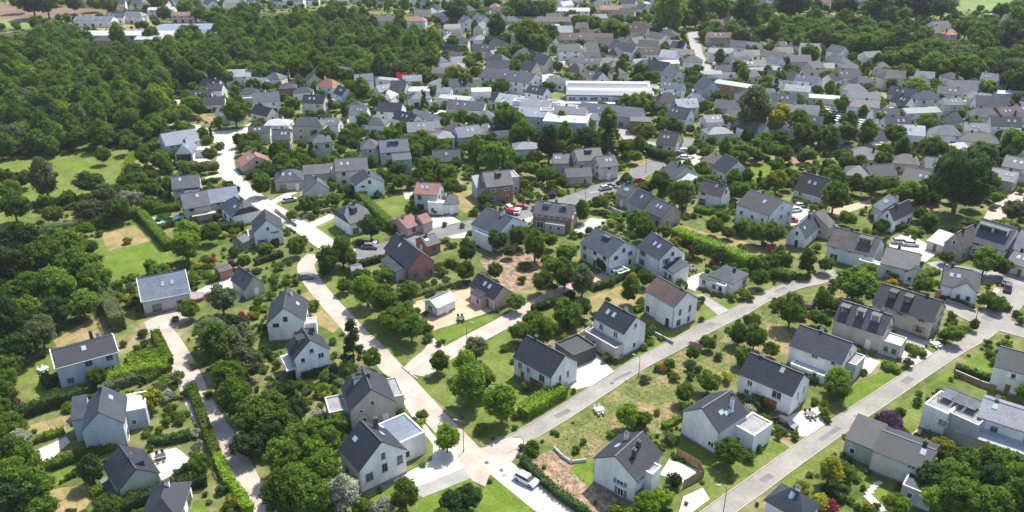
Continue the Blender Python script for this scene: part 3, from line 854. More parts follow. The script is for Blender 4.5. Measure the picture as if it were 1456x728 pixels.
# ------------------------------------------------------------------ surveyed houses
G1 = None
H('long house with blue-grey metal roof, white verges and pink roof panel', 'the house with the pink roof panel', 9, (808,255), (1076,202), 8.2, 3.7, 3.6, 'p', 'g', 'metal_blue', 'grey_wall',
  verge='trim_white', doors=(('f', 2.6, 1.6, 2.1, 'trim_grey'),), an=((-0.5, -3.2, 3.2, -4.1 + .0, 2.5, 'c', 'white', 'flat_pale'),) if False else (), skip='l')
H('two-storey bluish-walled house with low dark roof, beside the big left-hand trees', 'the dark-roofed house by the big trees', 9, (318,636), (666,542), 7.6, 5.0, 1.7, 'p', 'g', 'slate_dark', 'bluegrey',
  verge='trim_white', ch=((.55, .2), (.35, .75)), sk=((0, -.35), (-.6, .5)), skip='lb', door=False)
H('pale bluish gabled house with tan flat-roofed wing, behind the clipped hedge', 'the house with the tan flat wing', 13, (470,262), (696,218), 8.0, 5.0, 3.2, 't', 'g', 'slate', 'bluegrey',
  an=((-5.9, 0.2, -3.65, 5.2, 4.6, 's', 'bluegrey', 'slate'), (3.65, .6, 6.9, 6.0, 3.9, 'f', 'bluegrey', 'flat_tan'), (6.9, 1.0, 8.6, 5.0, 2.7, 'b', 'white')), skip='f', sk=((.4, .4),), ch=((-.1, .75),), door=False)
H('small pale green house with steep dark roof, beside the white terrace', 'the small pale green house', 13, (680,602), (900,506), (622,452), 2.9, 2.7, 't', 'g', 'slate_dark', 'greenish', skip='f', do=((.55, -.35, 2.0),), door=False)
H('dark pyramid-roofed house cut by the bottom edge, left of the lane', 'the house on the bottom edge', 13, (800,790), (1010,772), 8, 3.0, 2.6, 't', 'h', 'slate_dark', 'white')
H('big white gabled house, the upper of two left of the beige path', 'the big white gable above the path', 10, (65,382), (272,366), (-8,272), 4.6, 3.6, 't', 'g', 'slate_dark', 'white',
  sk=((.6, .1),), ch=((.2, .5),), an=((2.8, -3.4, 6.0, -1.0, 3.0, 'f', 'white', 'flat_pale'), (-4.6, -2.0, -3.9, 4.0, 2.5, 'b', 'white')), skip='b')
H('white gabled house with timber dormer and balcony, beside the tall dark tree', 'the white house with the dark balcony', 10, (219,582), (415,530), (118,522), 5.0, 3.4, 't', 'g', 'slate_dark', 'white',
  ch=((.35, .35),), do=((-.6, .0, 2.0, 'wood'),), an=((-6.2, -3.2, -4.2, 3.0, 2.9, 'b', 'grey_wall'),), skip='b')
H('beige gabled house with dark roof, antennas and a walled terrace on its left', 'the beige house with the walled terrace', 14, (536,152), (788,98), (404,32), 4.4, 3.9, 't', 'g', 'slate_dark', 'beige',
  do=((-.55, .45, 1.6, 'white'),), ch=((.1, .1), (-.2, .6)), sk=((-.4, .7),), an=((-8.3, -1.5, -4.9, 3.5, 2.9, 'f', 'grey_wall', 'flat_grey'), (4.7, -1.2, 7.0, 5.0, 3.2, 'f', 'beige', 'flat_grey')), skip='b')
H('large white gabled house with a blue flat-roofed wing, at the junction', 'the large white house at the junction', 14, (590,492), (850,374), (474,366), 4.8, 4.0, 't', 'g', 'slate_dark', 'white',
  ch=((.45, .55),), sk=((-.5, .5), (.5, .1)), an=((4.85, -1.0, 10.0, 5.6, 4.3, 'f', 'white', 'metal_blue'),), skip='b', win=False,
  wins=(('f', -2.6, 2.0, 1.3, 1.5), ('f', .2, 2.4, 1.0, 1.6), ('f', .1, 5.0, .7, 1.2), ('f', 3.0, 2.6, 1.0, 1.6), ('l', 1.5, .9, 1.4, 1.4), ('l', -1.5, .9, 1.4, 1.4), ('r', 1.5, .9, 1.0, 1.4)))
H('white house with long dark roof and wood-clad base, above the mown hedge and driveway', 'the white house with the wooden base', 11, (12,567), (224,686), (355,594), 4.5, 3.0, 'p', 'g', 'slate_dark', 'white',
  sk=((.1, .2),), doors=(('f', 1.2, 3.6, 1.9, 'door_brown'), ('f', -2.6, 1.0, 2.0, 'door_brown')), win=False, skip='b',
  wins=(('f', -3.3, 2.3, 1.3, 1.5), ('f', -1.0, 2.5, 1.0, 1.2), ('f', 2.6, 2.1, 1.6, 1.7), ('r', -1.2, 2.3, .8, 1.5), ('r', 1.0, 2.3, .8, 1.5), ('r', .5, .2, 1.0, 1.2)))
H('flat black-roofed carport between two white houses, at the end of the pale driveway', 'the black carport', 11, (246,500), (352,572), 6.0, 2.7, 0, 'p', 'f', 'slate_dark', 'chimney_dark', win=False, rim='chimney_dark', name='carport', cat='carport')
H('white house with dark roof over a long beige ground floor with roof terrace', 'the house with the long beige base', 11, (468,347), (640,440), (780,392), 5.6, 2.6, 'p', 'g', 'slate_dark', 'white',
  ch=((.25, .15),), an=((-4.4, -7.4, 4.6, -4.9, 2.9, 'f', 'beige', 'flat_grey'), (2.6, -9.0, 4.5, -4.9 - .0, 2.4, 'f', 'white', 'metal_blue')) if False else ((-4.4, -7.4, 4.4, -4.9, 2.9, 'f', 'beige', 'flat_grey'),))
H('tall white house with brown tiled roof and green climber on its wall', 'the brown-tiled white house', 11, (762,194), (926,288), (1066,246), 5.8, 2.4, 'p', 'g', 'brown_tile', 'white',
  ch=(), sk=(), doors=(('f', .6, 2.6, 2.2, 'trim_white'), ('f', 2.8, 1.0, 2.1, 'trim_dark')), win=False,
  wins=(('r', -1.6, 3.2, .7, 1.4), ('r', 1.3, 3.2, .7, 1.6), ('r', 1.2, .8, .7, 1.2), ('r', -1.8, .7, 1.2, 1.4), ('l', 0, 1, 1.1, 1.3), ('f', -3.5, .9, 1.1, 1.3), ('b', 0, 3, 1, 1.2)))
H('low white bungalow with grey hipped roof and dark lower wing, above the middle road', 'the grey hipped bungalow', 11, (1122,112), (1256,160), (1366,112), 3.0, 1.5, 'p', 'h', 'slate', 'white',
  an=((-5.0, -5.6, -0.4, -4.4 + .1, 2.6, 's', 'white', 'slate_dark'), (-2.0, -7.2, 2.0, -5.7, 2.4, 'f', 'white', 'flat_grey')))
H('white slate-roofed house with a small dark-roofed wing, above the white court', 'the slate house by the white court', 0, (907.5,350), (938,369), (969,357), 5.2, 3.0, 'p', 'g', 'slate', 'white',
  ch=((-.3, .1),), an=((4.5, -2.6, 8.6, 2.0, 2.9, 's', 'white', 'slate'),))
H('white house with long wavy grey roof and slanting dark window, above the scrub garden', 'the white house with the slanting window', 0, (826,345), (866,366), (888,343), 4.8, 2.8, 'p', 'g', 'slate', 'white',
  do=((0, -.3, 2.2),), an=((5.3, -4.5, 9.0, -1.0, 1.6, 'f', 'white', 'flat_grey'),))
H('long stone-coloured house with blue-black roof, two dormers and orange shutters', 'the long house with two dormers', 12, (596,263), (936,372), 8.2, 4.4, 3.1, 'p', 'g', 'slate_dark', 'beige',
  do=((-.5, -.55, 1.5), (.02, -.55, 1.5)), ch=((-.1, .2), (.5, .1)), shutter='shutter_orange')
H('beige house with grey roof, three dormers and a flat-roofed wing', 'the house with three dormers', 12, (377,357), (656,447), 6.8, 4.4, 3.0, 'p', 'g', 'slate_grey', 'beige',
  do=((-.75, -.6, 1.7, 'slate_grey'), (-.1, -.55, 1.6, 'white'), (.5, -.55, 1.7, 'white')), shutter='shutter_orange', an=((5.5, -3.6, 9.2, 0.6, 3.0, 'f', 'grey_wall', 'flat_pale'),))
H('white house with dark grey roof and long white terrace along its front', 'the house with the white front terrace', 12, (126,502), (421,612), 7.6, 4.5, 2.8, 'p', 'g', 'slate', 'white',
  ch=((-.2, .1),), sk=((.2, .2),), an=((-3.6, -6.2, 3.2, -4.0 + .2, 1.7, 'f', 'white', 'flat_pale'), (4.6, -1.5, 7.2, 3.2, 3.6, 'f', 'grey_wall', 'flat_grey')))
H('white house with blue-black roof and brown garage door, by the parked black car', 'the house with the brown garage door', 0, (1051.8,530), (1127,562), (1162,544), 4.7, 2.8, 'p', 'g', 'slate_dark', 'white',
  sk=((.3, -.2),), doors=(('f', 1.2, 3.0, 2.1, 'door_brown'),), win=False,
  wins=(('f', -3.0, 2.9, 1.1, 1.1), ('f', 2.4, 2.6, 1.9, 1.6), ('r', -1.0, 2.8, .6, 1.5), ('r', 1.4, 2.8, .6, 1.5), ('r', .5, .2, 1.0, 1.2), ('f', -3.4, .8, 1.0, 1.1)))
H('white house with many-vented dark roof and a walled roof terrace, beside the lower road', 'the house with the roof terrace', 15, (975,158), (1172,272), (1352,172), 4.9, 3.0, 't', 'g', 'slate_dark', 'white',
  ch=((.55, .4), (.3, .75)), sk=((.5, -.25), (.62, .0), (.62, .25)), an=((5, 0.6, 9.0, 6.0, 3.9, 'f', 'white', 'flat_grey'),), skip='f', wins=(('f', 2.6, 1.2, 1.2, 1.0),), door=False)
H('white house with wide dark roof and three black flues, above the stony ground', 'the house above the stony ground', 15, (470,422), (700,540), (925,430), 5.0, 2.6, 't', 'g', 'slate_dark', 'white',
  ch=((.45, -.3), (.3, .25), (-.4, .4)), sk=((-.5, -.1),), an=((4.6, -1.0, 6.2, 1.6, 4.6, 'f', 'white', 'flat_grey'), (4.9, 1.6, 7.9, 5.2, 2.3, 'c', 'white', 'metal_pale')) if False else ((4.55, -1.2, 6.0, 1.4, 4.7, 'f', 'white', 'flat_grey'),),
  skip='f', wins=(('f', 1.2, 2.4, 1.3, .9), ('f', 1.4, .3, 1.1, 1.5)), door=False)
H('pale house with kinked dark blue roof and orange front door, by the corner street', 'the orange-doored corner house', 12, (990,162), (1196,202), (1285,122), 3.6, 2.8, 'p', 'm', 'slate', 'white',
  doors=(('f', -4.0, 1.2, 2.1, 'shutter_orange'),), an=((-1.4, -1.2 - 4.0, 3.4, -2.5, 3.4, 'g', 'white', 'slate'),), door=False)
H('white house with grey roof and corner porch, behind the two-dormer house', 'the white house with the corner porch', 12, (642,40), (832,84), (932,12), 3.6, 2.4, 'p', 'g', 'slate_grey', 'white', an=((2.0, -5.6, 6.0, -3.4, 3.0, 'g', 'white', 'slate'),))
# bottom right corner
H('low beige house with dark shallow roof, between lower road and big trees', 'the low beige house', 16, (600,374), (902,492), 7.8, 4.3, 1.5, 'p', 'g', 'slate_dark', 'cream',
  an=((-10.4, -2.6, -5.6, 3.2, 3.4, 's', 'greenish', 'slate_dark'), (1.8, -8.0, 6.2, -3.95 + .0, 2.8, 'f', 'grey_wall', 'slate_dark')), sk=((.65, -.3),), ch=())
H('hipped blue-grey house with skylight, cut by the bottom edge below the yellowish tree', 'the hipped house on the bottom edge', 16, (-10,662), (200,780), (362,728), 3.6, 2.4, 'p', 'h', 'slate', 'white', sk=((0, -.3),), ch=((.1, .1),))
H('white flat-roofed cube house carrying a black pergola frame, right of the lower road', 'the cube house with the pergola', 16, (890,118), (1020,178), 6.0, 5.0, 0, 'p', 'f', 'flat_grey', 'white',
  an=((3.9, -2.0, 8.6, 3.0, 4.9, 'f', 'grey_wall', 'flat_grey'), (8.9, -1.2, 11.4, 2.8, 4.3, 'f', 'cream', 'flat_tan')), doors=(), win=False, wins=(('f', 1.6, 2.6, 1.6, 1.2),))
H('long white house with pale roof and white metal lean-to, right edge', 'the long white house on the right edge', 16, (1196,182), (1560,300), 7.5, 5.4, 1.6, 'p', 'g', 'slate_pale', 'white',
  sk=((-.6, -.3),), an=((-7.4, -6.2, 9.0, -3.8, 2.5, 's', 'beige', 'metal_pale'),), win=False, wins=(('f', -2.0, 3.2, 1.1, 1.2), ('f', 3.0, 3.2, 1.1, 1.2)))
H('white house cut by the right edge, above the bright lawn and dark wall', 'the white house above the bright lawn', 12, (1305,640), (1500,690), 7, 4.0, 2.5, 'p', 'g', 'slate_grey', 'white')
H('pale gabled house far down the right edge, next to the corner street', 'the pale house by the right edge', 0, (1415,520), (1470,535), 8, 5.2, 2.2, 'p', 'g', 'slate', 'white')
# right middle
H('pale house with silvery hipped-end roof and yellow strip, below the grey gravel yard', 'the silvery-roofed house', 8, (112,598), (214,624), (332,545), 3.4, 3.2, 't', 'g', 'slate', 'white', an=((-2.8, 4, 5.0, 9.0, 3.2, 'g', 'beige', 'old_tile'),))
H('wide house with brown-grey roof and a white dormer terrace, behind the shrub border', 'the wide house with the dormer terrace', 8, (338,662), (598,730), 9.0, 4.2, 3.2, 'p', 'g', 'old_tile', 'white', do=((.45, -.5, 3.2, 'white'), (.6, .1)), an=((3.0, -6.6, 9.0, -4.8, 3.0, 'f', 'white', 'flat_pale'),))
H('white house with dark brown roof, left of the huge round tree', 'the dark brown roof by the huge tree', 8, (637,500), (714,524), (812,462), 4.0, 2.8, 't', 'g', 'slate_dark', 'white')
H('pale stone gable house joined behind the dark brown roof', 'the pale gable by the huge tree', 8, (600,440), (650,472), 8.5, 4.0, 3.0, 'p', 'g', 'slate_pale', 'cream')
H('white house with steep blue-black roof reaching low, above the gravel yard', 'the low blue-black roof', 8, (148,345), (300,390), 9.0, 2.6, 4.2, 'p', 'g', 'slate_dark', 'white', ch=((-.8, .3),))
H('long pale bungalow with grey roof, behind the round olive tree', 'the long grey-roofed bungalow', 8, (430,268), (580,288), 9.0, 2.6, 2.2, 'p', 'h', 'slate_grey', 'cream')
H('low house with dark blue roof joined to the long grey-roofed bungalow', None, 8, (585,275), (736,268), 7.5, 2.8, 2.4, 'p', 'g', 'slate_dark', 'white')
H('wide dark-roofed house almost hidden by the huge round tree', 'the wide dark roof by the huge tree', 8, (748,296), (925,335), 11.0, 2.8, 3.0, 'p', 'g', 'slate_dark', 'white')
H('white bungalow with grey hipped roof, behind the trimmed round tree', 'the bungalow behind the round trees', 8, (430,150), (590,185), 10.5, 2.8, 2.4, 'p', 'h', 'slate_grey', 'white')
H('cream house with pale brown hipped roof, right of the clipped round tree', 'the cream house above the wide dark roof', 8, (712,200), (860,215), 9.0, 3.0, 2.2, 'p', 'h', 'old_tile', 'cream')
H('white house with pale grey roof, upper right beside the white plaza', 'the pale house by the white plaza', 8, (895,225), (1020,235), 7.0, 2.8, 2.6, 'p', 'g', 'slate_pale', 'white')
H('white two-storey house with dark roof on the right edge, beyond the plaza', 'the two-storey house on the right edge', 8, (1330,215), (1520,250), 9.0, 4.6, 2.4, 'p', 'g', 'slate', 'cream')
H('low stone house with shuttered front, right of the huge round tree', 'the stone house right of the huge tree', 8, (1255,280), (1400,310), 8.0, 3.2, 2.2, 'p', 'g', 'slate_pale', 'beige')
H('stone gable house with brown roof, between conservatory and terraced white house', 'the stone gable house', 0, (1344,344), (1368,352), 8.5, 4.0, 3.6, 't', 'g', 'old_tile', 'stone')
H('glass-roofed conservatory attached to the left of the stone gable house', 'the conservatory', 0, (1319,342), (1343,350), 5.5, 2.4, 1.6, 'p', 's', 'metal_pale', 'cream', name='conservatory', cat='conservatory')
H('long white terraced house with two rows of roof windows, right middle', 'the terraced white house', 0, (1378,341), (1427,356), 11.0, 4.2, 4.4, 'p', 'g', 'slate_grey', 'white', do=((-.5, -.45, 3.4, 'white'), (.35, -.45, 3.4, 'white')), wins=())
H('pale stone house with glazed roof, right of the terraced white house', 'the house with the glazed roof', 0, (1437,352), (1490,368), 10.0, 4.2, 3.6, 'p', 'g', 'slate_pale', 'beige')
H('cream low house cut by the right edge, behind the corner street', None, 0, (1432,372), (1475,385), 8.0, 3.0, 1.8, 'p', 'g', 'slate', 'cream')
# centre right
H('big white house with wide dark roof and orange annex roof, above the hedge row', 'the white house with the orange annex', 0, (1048,290), (1094,306), (1114,287), 6.2, 2.8, 'p', 'g', 'slate_dark', 'white', an=((-8.2, -1.5, -5.1, 4.0, 4.6, 's', 'beige', 'orange_tile'),), sk=((.2, -.4),))
H('white house with brown-grey roof and glazed veranda, below the small round lawn', 'the white house with the veranda', 0, (993,270), (1026,279), (1044,274), 4.6, 2.6, 'p', 'g', 'old_tile', 'white', sk=((.3, -.3), (.6, .1)))
H('white house with blue-black roof and gable to the right, beside the round lawn', 'the white gable by the round lawn', 0, (1013,236), (1032,246), (1052,235), 3.6, 3.4, 'p', 'g', 'slate_dark', 'white')
H('tan house with brown hipped roof, behind the white gable by the round lawn', None, 0, (997,229), (1014,233), 8.0, 3.0, 2.4, 'p', 'h', 'old_tile', 'flat_tan')
H('pale house with grey slate roof and white annex roof, by the street bend', 'the grey house at the street bend', 0, (938,246), (958,254), 9.5, 4.0, 3.0, 'p', 'g', 'slate_grey', 'grey_wall', an=((4.0, -4.0, 8.4, 1.0, 3.2, 's', 'white', 'metal_pale'),), ch=((.2, 0),))
H('long cottage with dark roof and reddish eaves, behind the dark hedge', 'the long cottage behind the hedge', 0, (933,203), (960,207), 8.5, 3.0, 3.2, 'p', 'g', 'slate_dark', 'cream')
H('small pale house with brown-grey roof, first of the row below the street', None, 0, (876,275), (893,280), 6.5, 3.8, 2.2, 'p', 'g', 'slate_grey', 'beige')
H('pale house with slate blue roof, in the row below the street', 'the slate blue roof below the street', 0, (893,286), (914,296), 7.5, 3.8, 3.0, 'p', 'g', 'slate', 'grey_wall', sk=((0, -.4),))
H('stone house with grey gable, last of the row below the street', None, 0, (916,298), (941,309), 7.5, 3.6, 2.8, 'p', 'g', 'slate_grey', 'stone')
H('tall grey house of the cluster beyond the street, with gabled dormer', 'the tall grey house of the cluster', 0, (822,229), (858,226), 8.0, 5.4, 2.6, 'p', 'g', 'slate_grey', 'beige', do=((0, -.4, 2.2, 'wood'),))
H('blue-roofed stone house, right of the cluster beyond the street', None, 0, (853,238), (879,235), 7.0, 4.6, 2.4, 'p', 'g', 'slate', 'cream')
H('low dark blue-roofed house in front of the cluster beyond the street', None, 0, (806,252), (842,250), 6.0, 3.0, 2.0, 'p', 'g', 'slate', 'beige')
H('small pale grey-roofed house, left of the cluster beyond the street', None, 0, (787,232), (811,232), 7.0, 3.4, 2.0, 'p', 'g', 'slate_grey', 'grey_wall')
H('small white hip-roofed house, left of the dark garden trees', 'the small white hip-roofed house', 0, (731,213), (764,212), 6.5, 4.2, 1.6, 'p', 'h', 'slate_pale', 'white')
H('grey house with timber-clad front and steep roof, above the red cars', 'the timber-fronted house', 0, (692,266), (730,262), 9.0, 5.4, 3.0, 'p', 'g', 'slate_grey', 'wood', do=((.1, -.4, 1.6, 'wood'),), an=((-7.2, -1.0, -5.0, 5, 4, 's', 'bluegrey', 'metal_blue'), (3.8, 2.0, 8.0, 8, 5.0, 'f', 'grey_wall', 'flat_grey')))
H('dark timber and stone house with split roof, beside the main street', 'the timber and stone house', 0, (758,303), (812,310), 7.0, 4.4, 2.4, 'p', 'g', 'slate_grey', 'wood', do=((-.4, -.4, 1.8, 'stone'), (.5, -.4, 1.8, 'white')), ch=((0, .2),), an=((-1.5, -5.2, 4.0, -3.5, 2.4, 'f', 'grey_wall', 'flat_pale'),))
H('white house with dark left slope and pale right slope, beside the red cars', 'the white house by the red cars', 0, (671,318), (708,333), (738,312), 5.2, 3.0, 'p', 'g', 'slate', 'white', ch=((.3, -.1), (-.2, .3)), an=((-2.8, -6.4, 3.4, -4.3, 4.0, 'f', 'white', 'flat_pale'),))
H('red brick gabled house with long slate roof, above the tree avenue', 'the red brick house', 0, (547,352), (581,381), (618,372), 4.0, 3.2, 'p', 'g', 'slate_dark', 'brickred', sk=((-.3, -.4),), ch=((-.5, 0),), an=((-3.5, -6.6, 5, -4.0, 2.6, 's', 'grey_wall', 'slate'),))
H('small house with dark roof and orange brick walls, below the white terrace', 'the small orange brick house', 0, (591,340), (607,350), (627,345), 2.8, 1.7, 't', 'g', 'slate', 'brickred')
H('low pink house with red tiled roof, at the end of the clipped hedge', 'the low red-tiled house', 0, (554,315), (579,325), (598,318), 2.6, 2.0, 't', 'g', 'red_tile', 'render_pink', an=((0.5, 4.2, 5.0, 7.5, 2.8, 'g', 'render_pink', 'red_tile'),))
H('tall pale house with red tiled roof and grey side wing', 'the tall house with the red roof', 0, (589,275), (622,277), 7.0, 5.4, 2.2, 'p', 'g', 'red_tile', 'grey_wall', an=((1.0, -5.5, 5.6, -3.55, 3.6, 'f', 'white', 'flat_pale'),))
H('small white hip-roofed house right of the tall house with red roof', None, 0, (631,291), (652,290), 6.0, 3.2, 1.8, 'p', 'h', 'slate_grey', 'white')
H('white house with kinked slate roof and dormer, on the bright front lawn', 'the house on the front lawn', 0, (474,303), (497,318), (520,304), 3.8, 3.4, 't', 'm', 'slate', 'white', do=((.5, -.1), (-.4, .2)), ch=((0, .2),))
H('cream gabled house, above the walled flower bed by the white street', 'the cream gable by the white street', 0, (436,273), (468,268), (430,262), 3.6, 3.0, 't', 'g', 'slate_grey', 'cream')
H('low long house with grey roof and skylights, beside the white street', 'the low grey house with skylights', 0, (391,260), (431,257), 8.5, 3.0, 2.6, 'p', 'h', 'slate', 'beige', sk=((.1, -.4), (-.4, -.4)), an=((5.5, 1.0, 15.0, 6.0, 3.0, 's', 'beige', 'slate_grey'),))
H('white gabled house with black roof front, centre left', 'the white gable in the centre', 0, (505,264), (546,259), 7.5, 4.4, 2.6, 't', 'g', 'slate_dark', 'white')
H('long cream house with brownish roof ridge and two floors, centre left', 'the long two-storey cream house', 0, (477,244), (523,241), 9.0, 5.0, 2.6, 'p', 'g', 'slate_grey', 'cream', an=((-6.5, -2.0, -5.1, 3.0, 3.8, 'f', 'grey_wall', 'flat_grey'),))
H('salmon-roofed house with gable front, behind the long hedge', 'the salmon-roofed house', 0, (345,237), (386,230), 7.5, 2.6, 3.0, 't', 'g', 'red_tile', 'render_pink')
H('boxy pale two-storey house with roof tower, upper left centre', 'the boxy pale tower house', 0, (441,205), (472,202), 7.5, 5.4, 1.8, 'p', 'h', 'slate', 'beige')
H('bluish house with steep grey roof, left of the boxy pale tower house', None, 0, (387,199), (412,198), 7.5, 4.6, 2.6, 'p', 'g', 'slate', 'grey_wall')
H('pale green-roofed house with hip, next to the light blue long house', None, 0, (513,213), (538,212), 7.5, 4.4, 2.6, 'p', 'h', 'slate_grey', 'grey_wall')
H('light blue long house with curved roof window, upper centre', 'the light blue long house', 0, (541,217), (582,214), 8.0, 4.6, 3.0, 'p', 'g', 'slate_blue', 'bluegrey', do=((0, -.4, 3.6, 'bluegrey'),))
H('bluish slab-sided house, right below the light blue long house', None, 0, (559,228), (585,226), 6.0, 5.2, 1.2, 'p', 'g', 'slate', 'bluegrey')
H('low stone house with blue slate roof, above the small pale terrace', 'the low stone house with blue slates', 0, (616,230), (655,228), 7.0, 2.5, 2.8, 'p', 'g', 'slate', 'stone', sk=((0, -.4),))
H('white flat-fronted house, behind the low stone house with blue slates', None, 0, (619,198), (646,196), 6.5, 4.2, 1.6, 'p', 'h', 'slate_pale', 'white')
H('pale blue gabled house, left of the bushy garden trees', None, 0, (652,196), (686,192), 8.0, 4.0, 2.8, 'p', 'g', 'slate_blue', 'bluegrey')
H('long white house with pale blue roof, upper centre above the hedges', None, 0, (580,188), (618,186), 8.0, 4.0, 2.6, 'p', 'g', 'slate_pale', 'white')
# left middle
H('big barn-like house with pale blue metal roof, at the end of the white street', 'the big pale blue metal roof', 0, (236,208), (284,200), 11.0, 4.4, 3.0, 'p', 'g', 'metal_blue', 'bluegrey')
H('white house with a tall glazed gable, before the big pale-blue roof', 'the house with the glazed gable', 0, (249,219), (272,218), 9.0, 3.4, 3.6, 't', 'g', 'metal_blue', 'white', wins=(('f', 0, .3, 4.6, 2.9),), win=False, an=((3.2, 1.0, 7.5, 4.5, 2.6, 'f', 'white', 'flat_pale'),), door=False)
H('grey two-storey house with brown-grey roof, below the hedge by the white street', 'the grey two-storey house', 0, (245,269), (284,265), 8.0, 4.8, 2.4, 'p', 'g', 'slate_grey', 'grey_wall', an=((-.5, -6.0, 4.0, -4.0, 3.6, 's', 'grey_wall', 'slate_grey'),), sk=((-.4, -.3),))
H('grey-roofed beige house with balcony, above the swimming pool', 'the beige house above the pool', 0, (262,297), (299,291), 9.0, 4.6, 2.8, 'p', 'g', 'slate_grey', 'beige', sk=((.2, -.3),), an=((-2.0, -6.2, 4.5, -4.5, 2.6, 'b', 'beige'),))
H('beige house with blue metal roof, joined beside the beige house above the pool', None, 0, (299,289), (340,283), 8.5, 4.4, 2.6, 'p', 'g', 'metal_blue', 'beige')
H('white gabled house with rounded slate roof, beside the white street', 'the rounded slate roof', 0, (331,307), (367,298), 8.5, 3.6, 3.0, 't', 'm', 'slate', 'white', skip='f', sk=((-.5, -.4),))
H('white gabled house with blue-black roof and black solar panel, by the white street', 'the white gable with the solar panel', 0, (361,331), (401,326), (350,316), 4.4, 3.4, 't', 'g', 'slate_dark', 'white', an=((-5.2, -1, -3.6, 3.5, 2.2, 'f', 'grey_wall', 'flat_grey'),))
H('small house with pointed blue-grey roof, left of the flower garden', 'the small pointed roof house', 0, (349,411), (375,402), (343,392), 2.8, 2.8, 't', 'g', 'slate', 'beige', do=())
H('small white shed-like house with pale metal roof, on the sandy yard', 'the little house on the sandy yard', 10, (1030,292), (1132,245), 4.2, 2.6, 1.0, 'p', 'g', 'metal_blue', 'white', verge='trim_white')
H('pinkish house with dark roof, right of the sandy yard', 'the pinkish house by the sandy yard', 10, (1218,165), (1355,245), (1445,200), 3.0, 2.2, 'p', 'g', 'slate_dark', 'render_pink', an=((-2.0, -5.0, 1.5, -3.3, 2.6, 's', 'render_pink', 'slate_dark'),))
H('small dark wooden shed under the avenue trees, by the long lawn', None, 10, (545,85), (605,75), 3.0, 2.2, .5, 'p', 'g', 'slate_pale', 'wood', win=False, name='shed', cat='shed')
H('small weathered shed, beside the orange planting above the pale yard', None, 9, (1250,92), (1320,70), 3.2, 2.3, .4, 'p', 'g', 'old_tile', 'wood', win=False, name='shed', cat='shed')
H('grey stone outbuilding with paved roof, below the white gable with the solar panel', None, 0, (345,345), (356,340), 4, 2.4, 1.0, 'p', 'g', 'slate_grey', 'stone', win=False, name='shed', cat='shed')

# ------------------------------------------------------------------ farther houses, placed by roof centre
ROOFW = {'slate_dark': 'black slate', 'slate': 'dark slate', 'slate_blue': 'blue-grey slate', 'slate_grey': 'mid grey', 'slate_pale': 'pale grey', 'brown_tile': 'brown tiled', 'old_tile': 'weathered brown',
         'red_tile': 'red tiled', 'orange_tile': 'orange tiled', 'metal_blue': 'pale blue metal', 'metal_pale': 'whitish metal', 'flat_pale': 'flat whitish', 'flat_grey': 'flat grey', 'red_paint': 'red'}
WALLW = {'white': 'white', 'cream': 'cream', 'grey_wall': 'grey', 'bluegrey': 'bluish', 'stone': 'stone', 'beige': 'beige', 'greenish': 'pale green', 'brickred': 'brick', 'wood': 'brown timber', 'render_pink': 'pinkish',
         'red_paint': 'red', 'flat_pale': 'pale'}
AUTO = []      # things waiting for a label: (object, x, y, description)
NHOUSE = [110]
def M(px, py, L, D, deg, h=4.4, rise=2.4, roof='slate_grey', wall='white', kind='g', ridge='p', far=None, pix=True, lab=None, **k):
    p = unproj(px, py, h + rise * .4) if pix else Vector((px, py, 0))
    if pix and kind != 'f' and L < 24:
        L *= .76; D *= .86
        deg += ((int(px * 13 + py * 7) % 100) / 100 - .5) * 34
    far = p.y > 250 if far is None else far
    NHOUSE[0] += 1
    if far and kind != 'f' and L < 24: h = h * 1.02; D *= .92
    r = make_house(p.x, p.y, math.radians(deg), L, D, h, rise, ridge, kind, roof, wall, None, None, far=far, **k)
    if lab: r['label'] = lab
    else: AUTO.append((r, p.x, p.y, f"{ROOFW.get(roof, 'grey')}-roofed {'tall ' if h > 5 else 'low ' if h < 3.4 else ''}{WALLW.get(wall, 'pale')} house"))
    return r
B, DK, BL, GY, PL, OT = 'slate', 'slate_dark', 'slate_blue', 'slate_grey', 'slate_pale', 'old_tile'
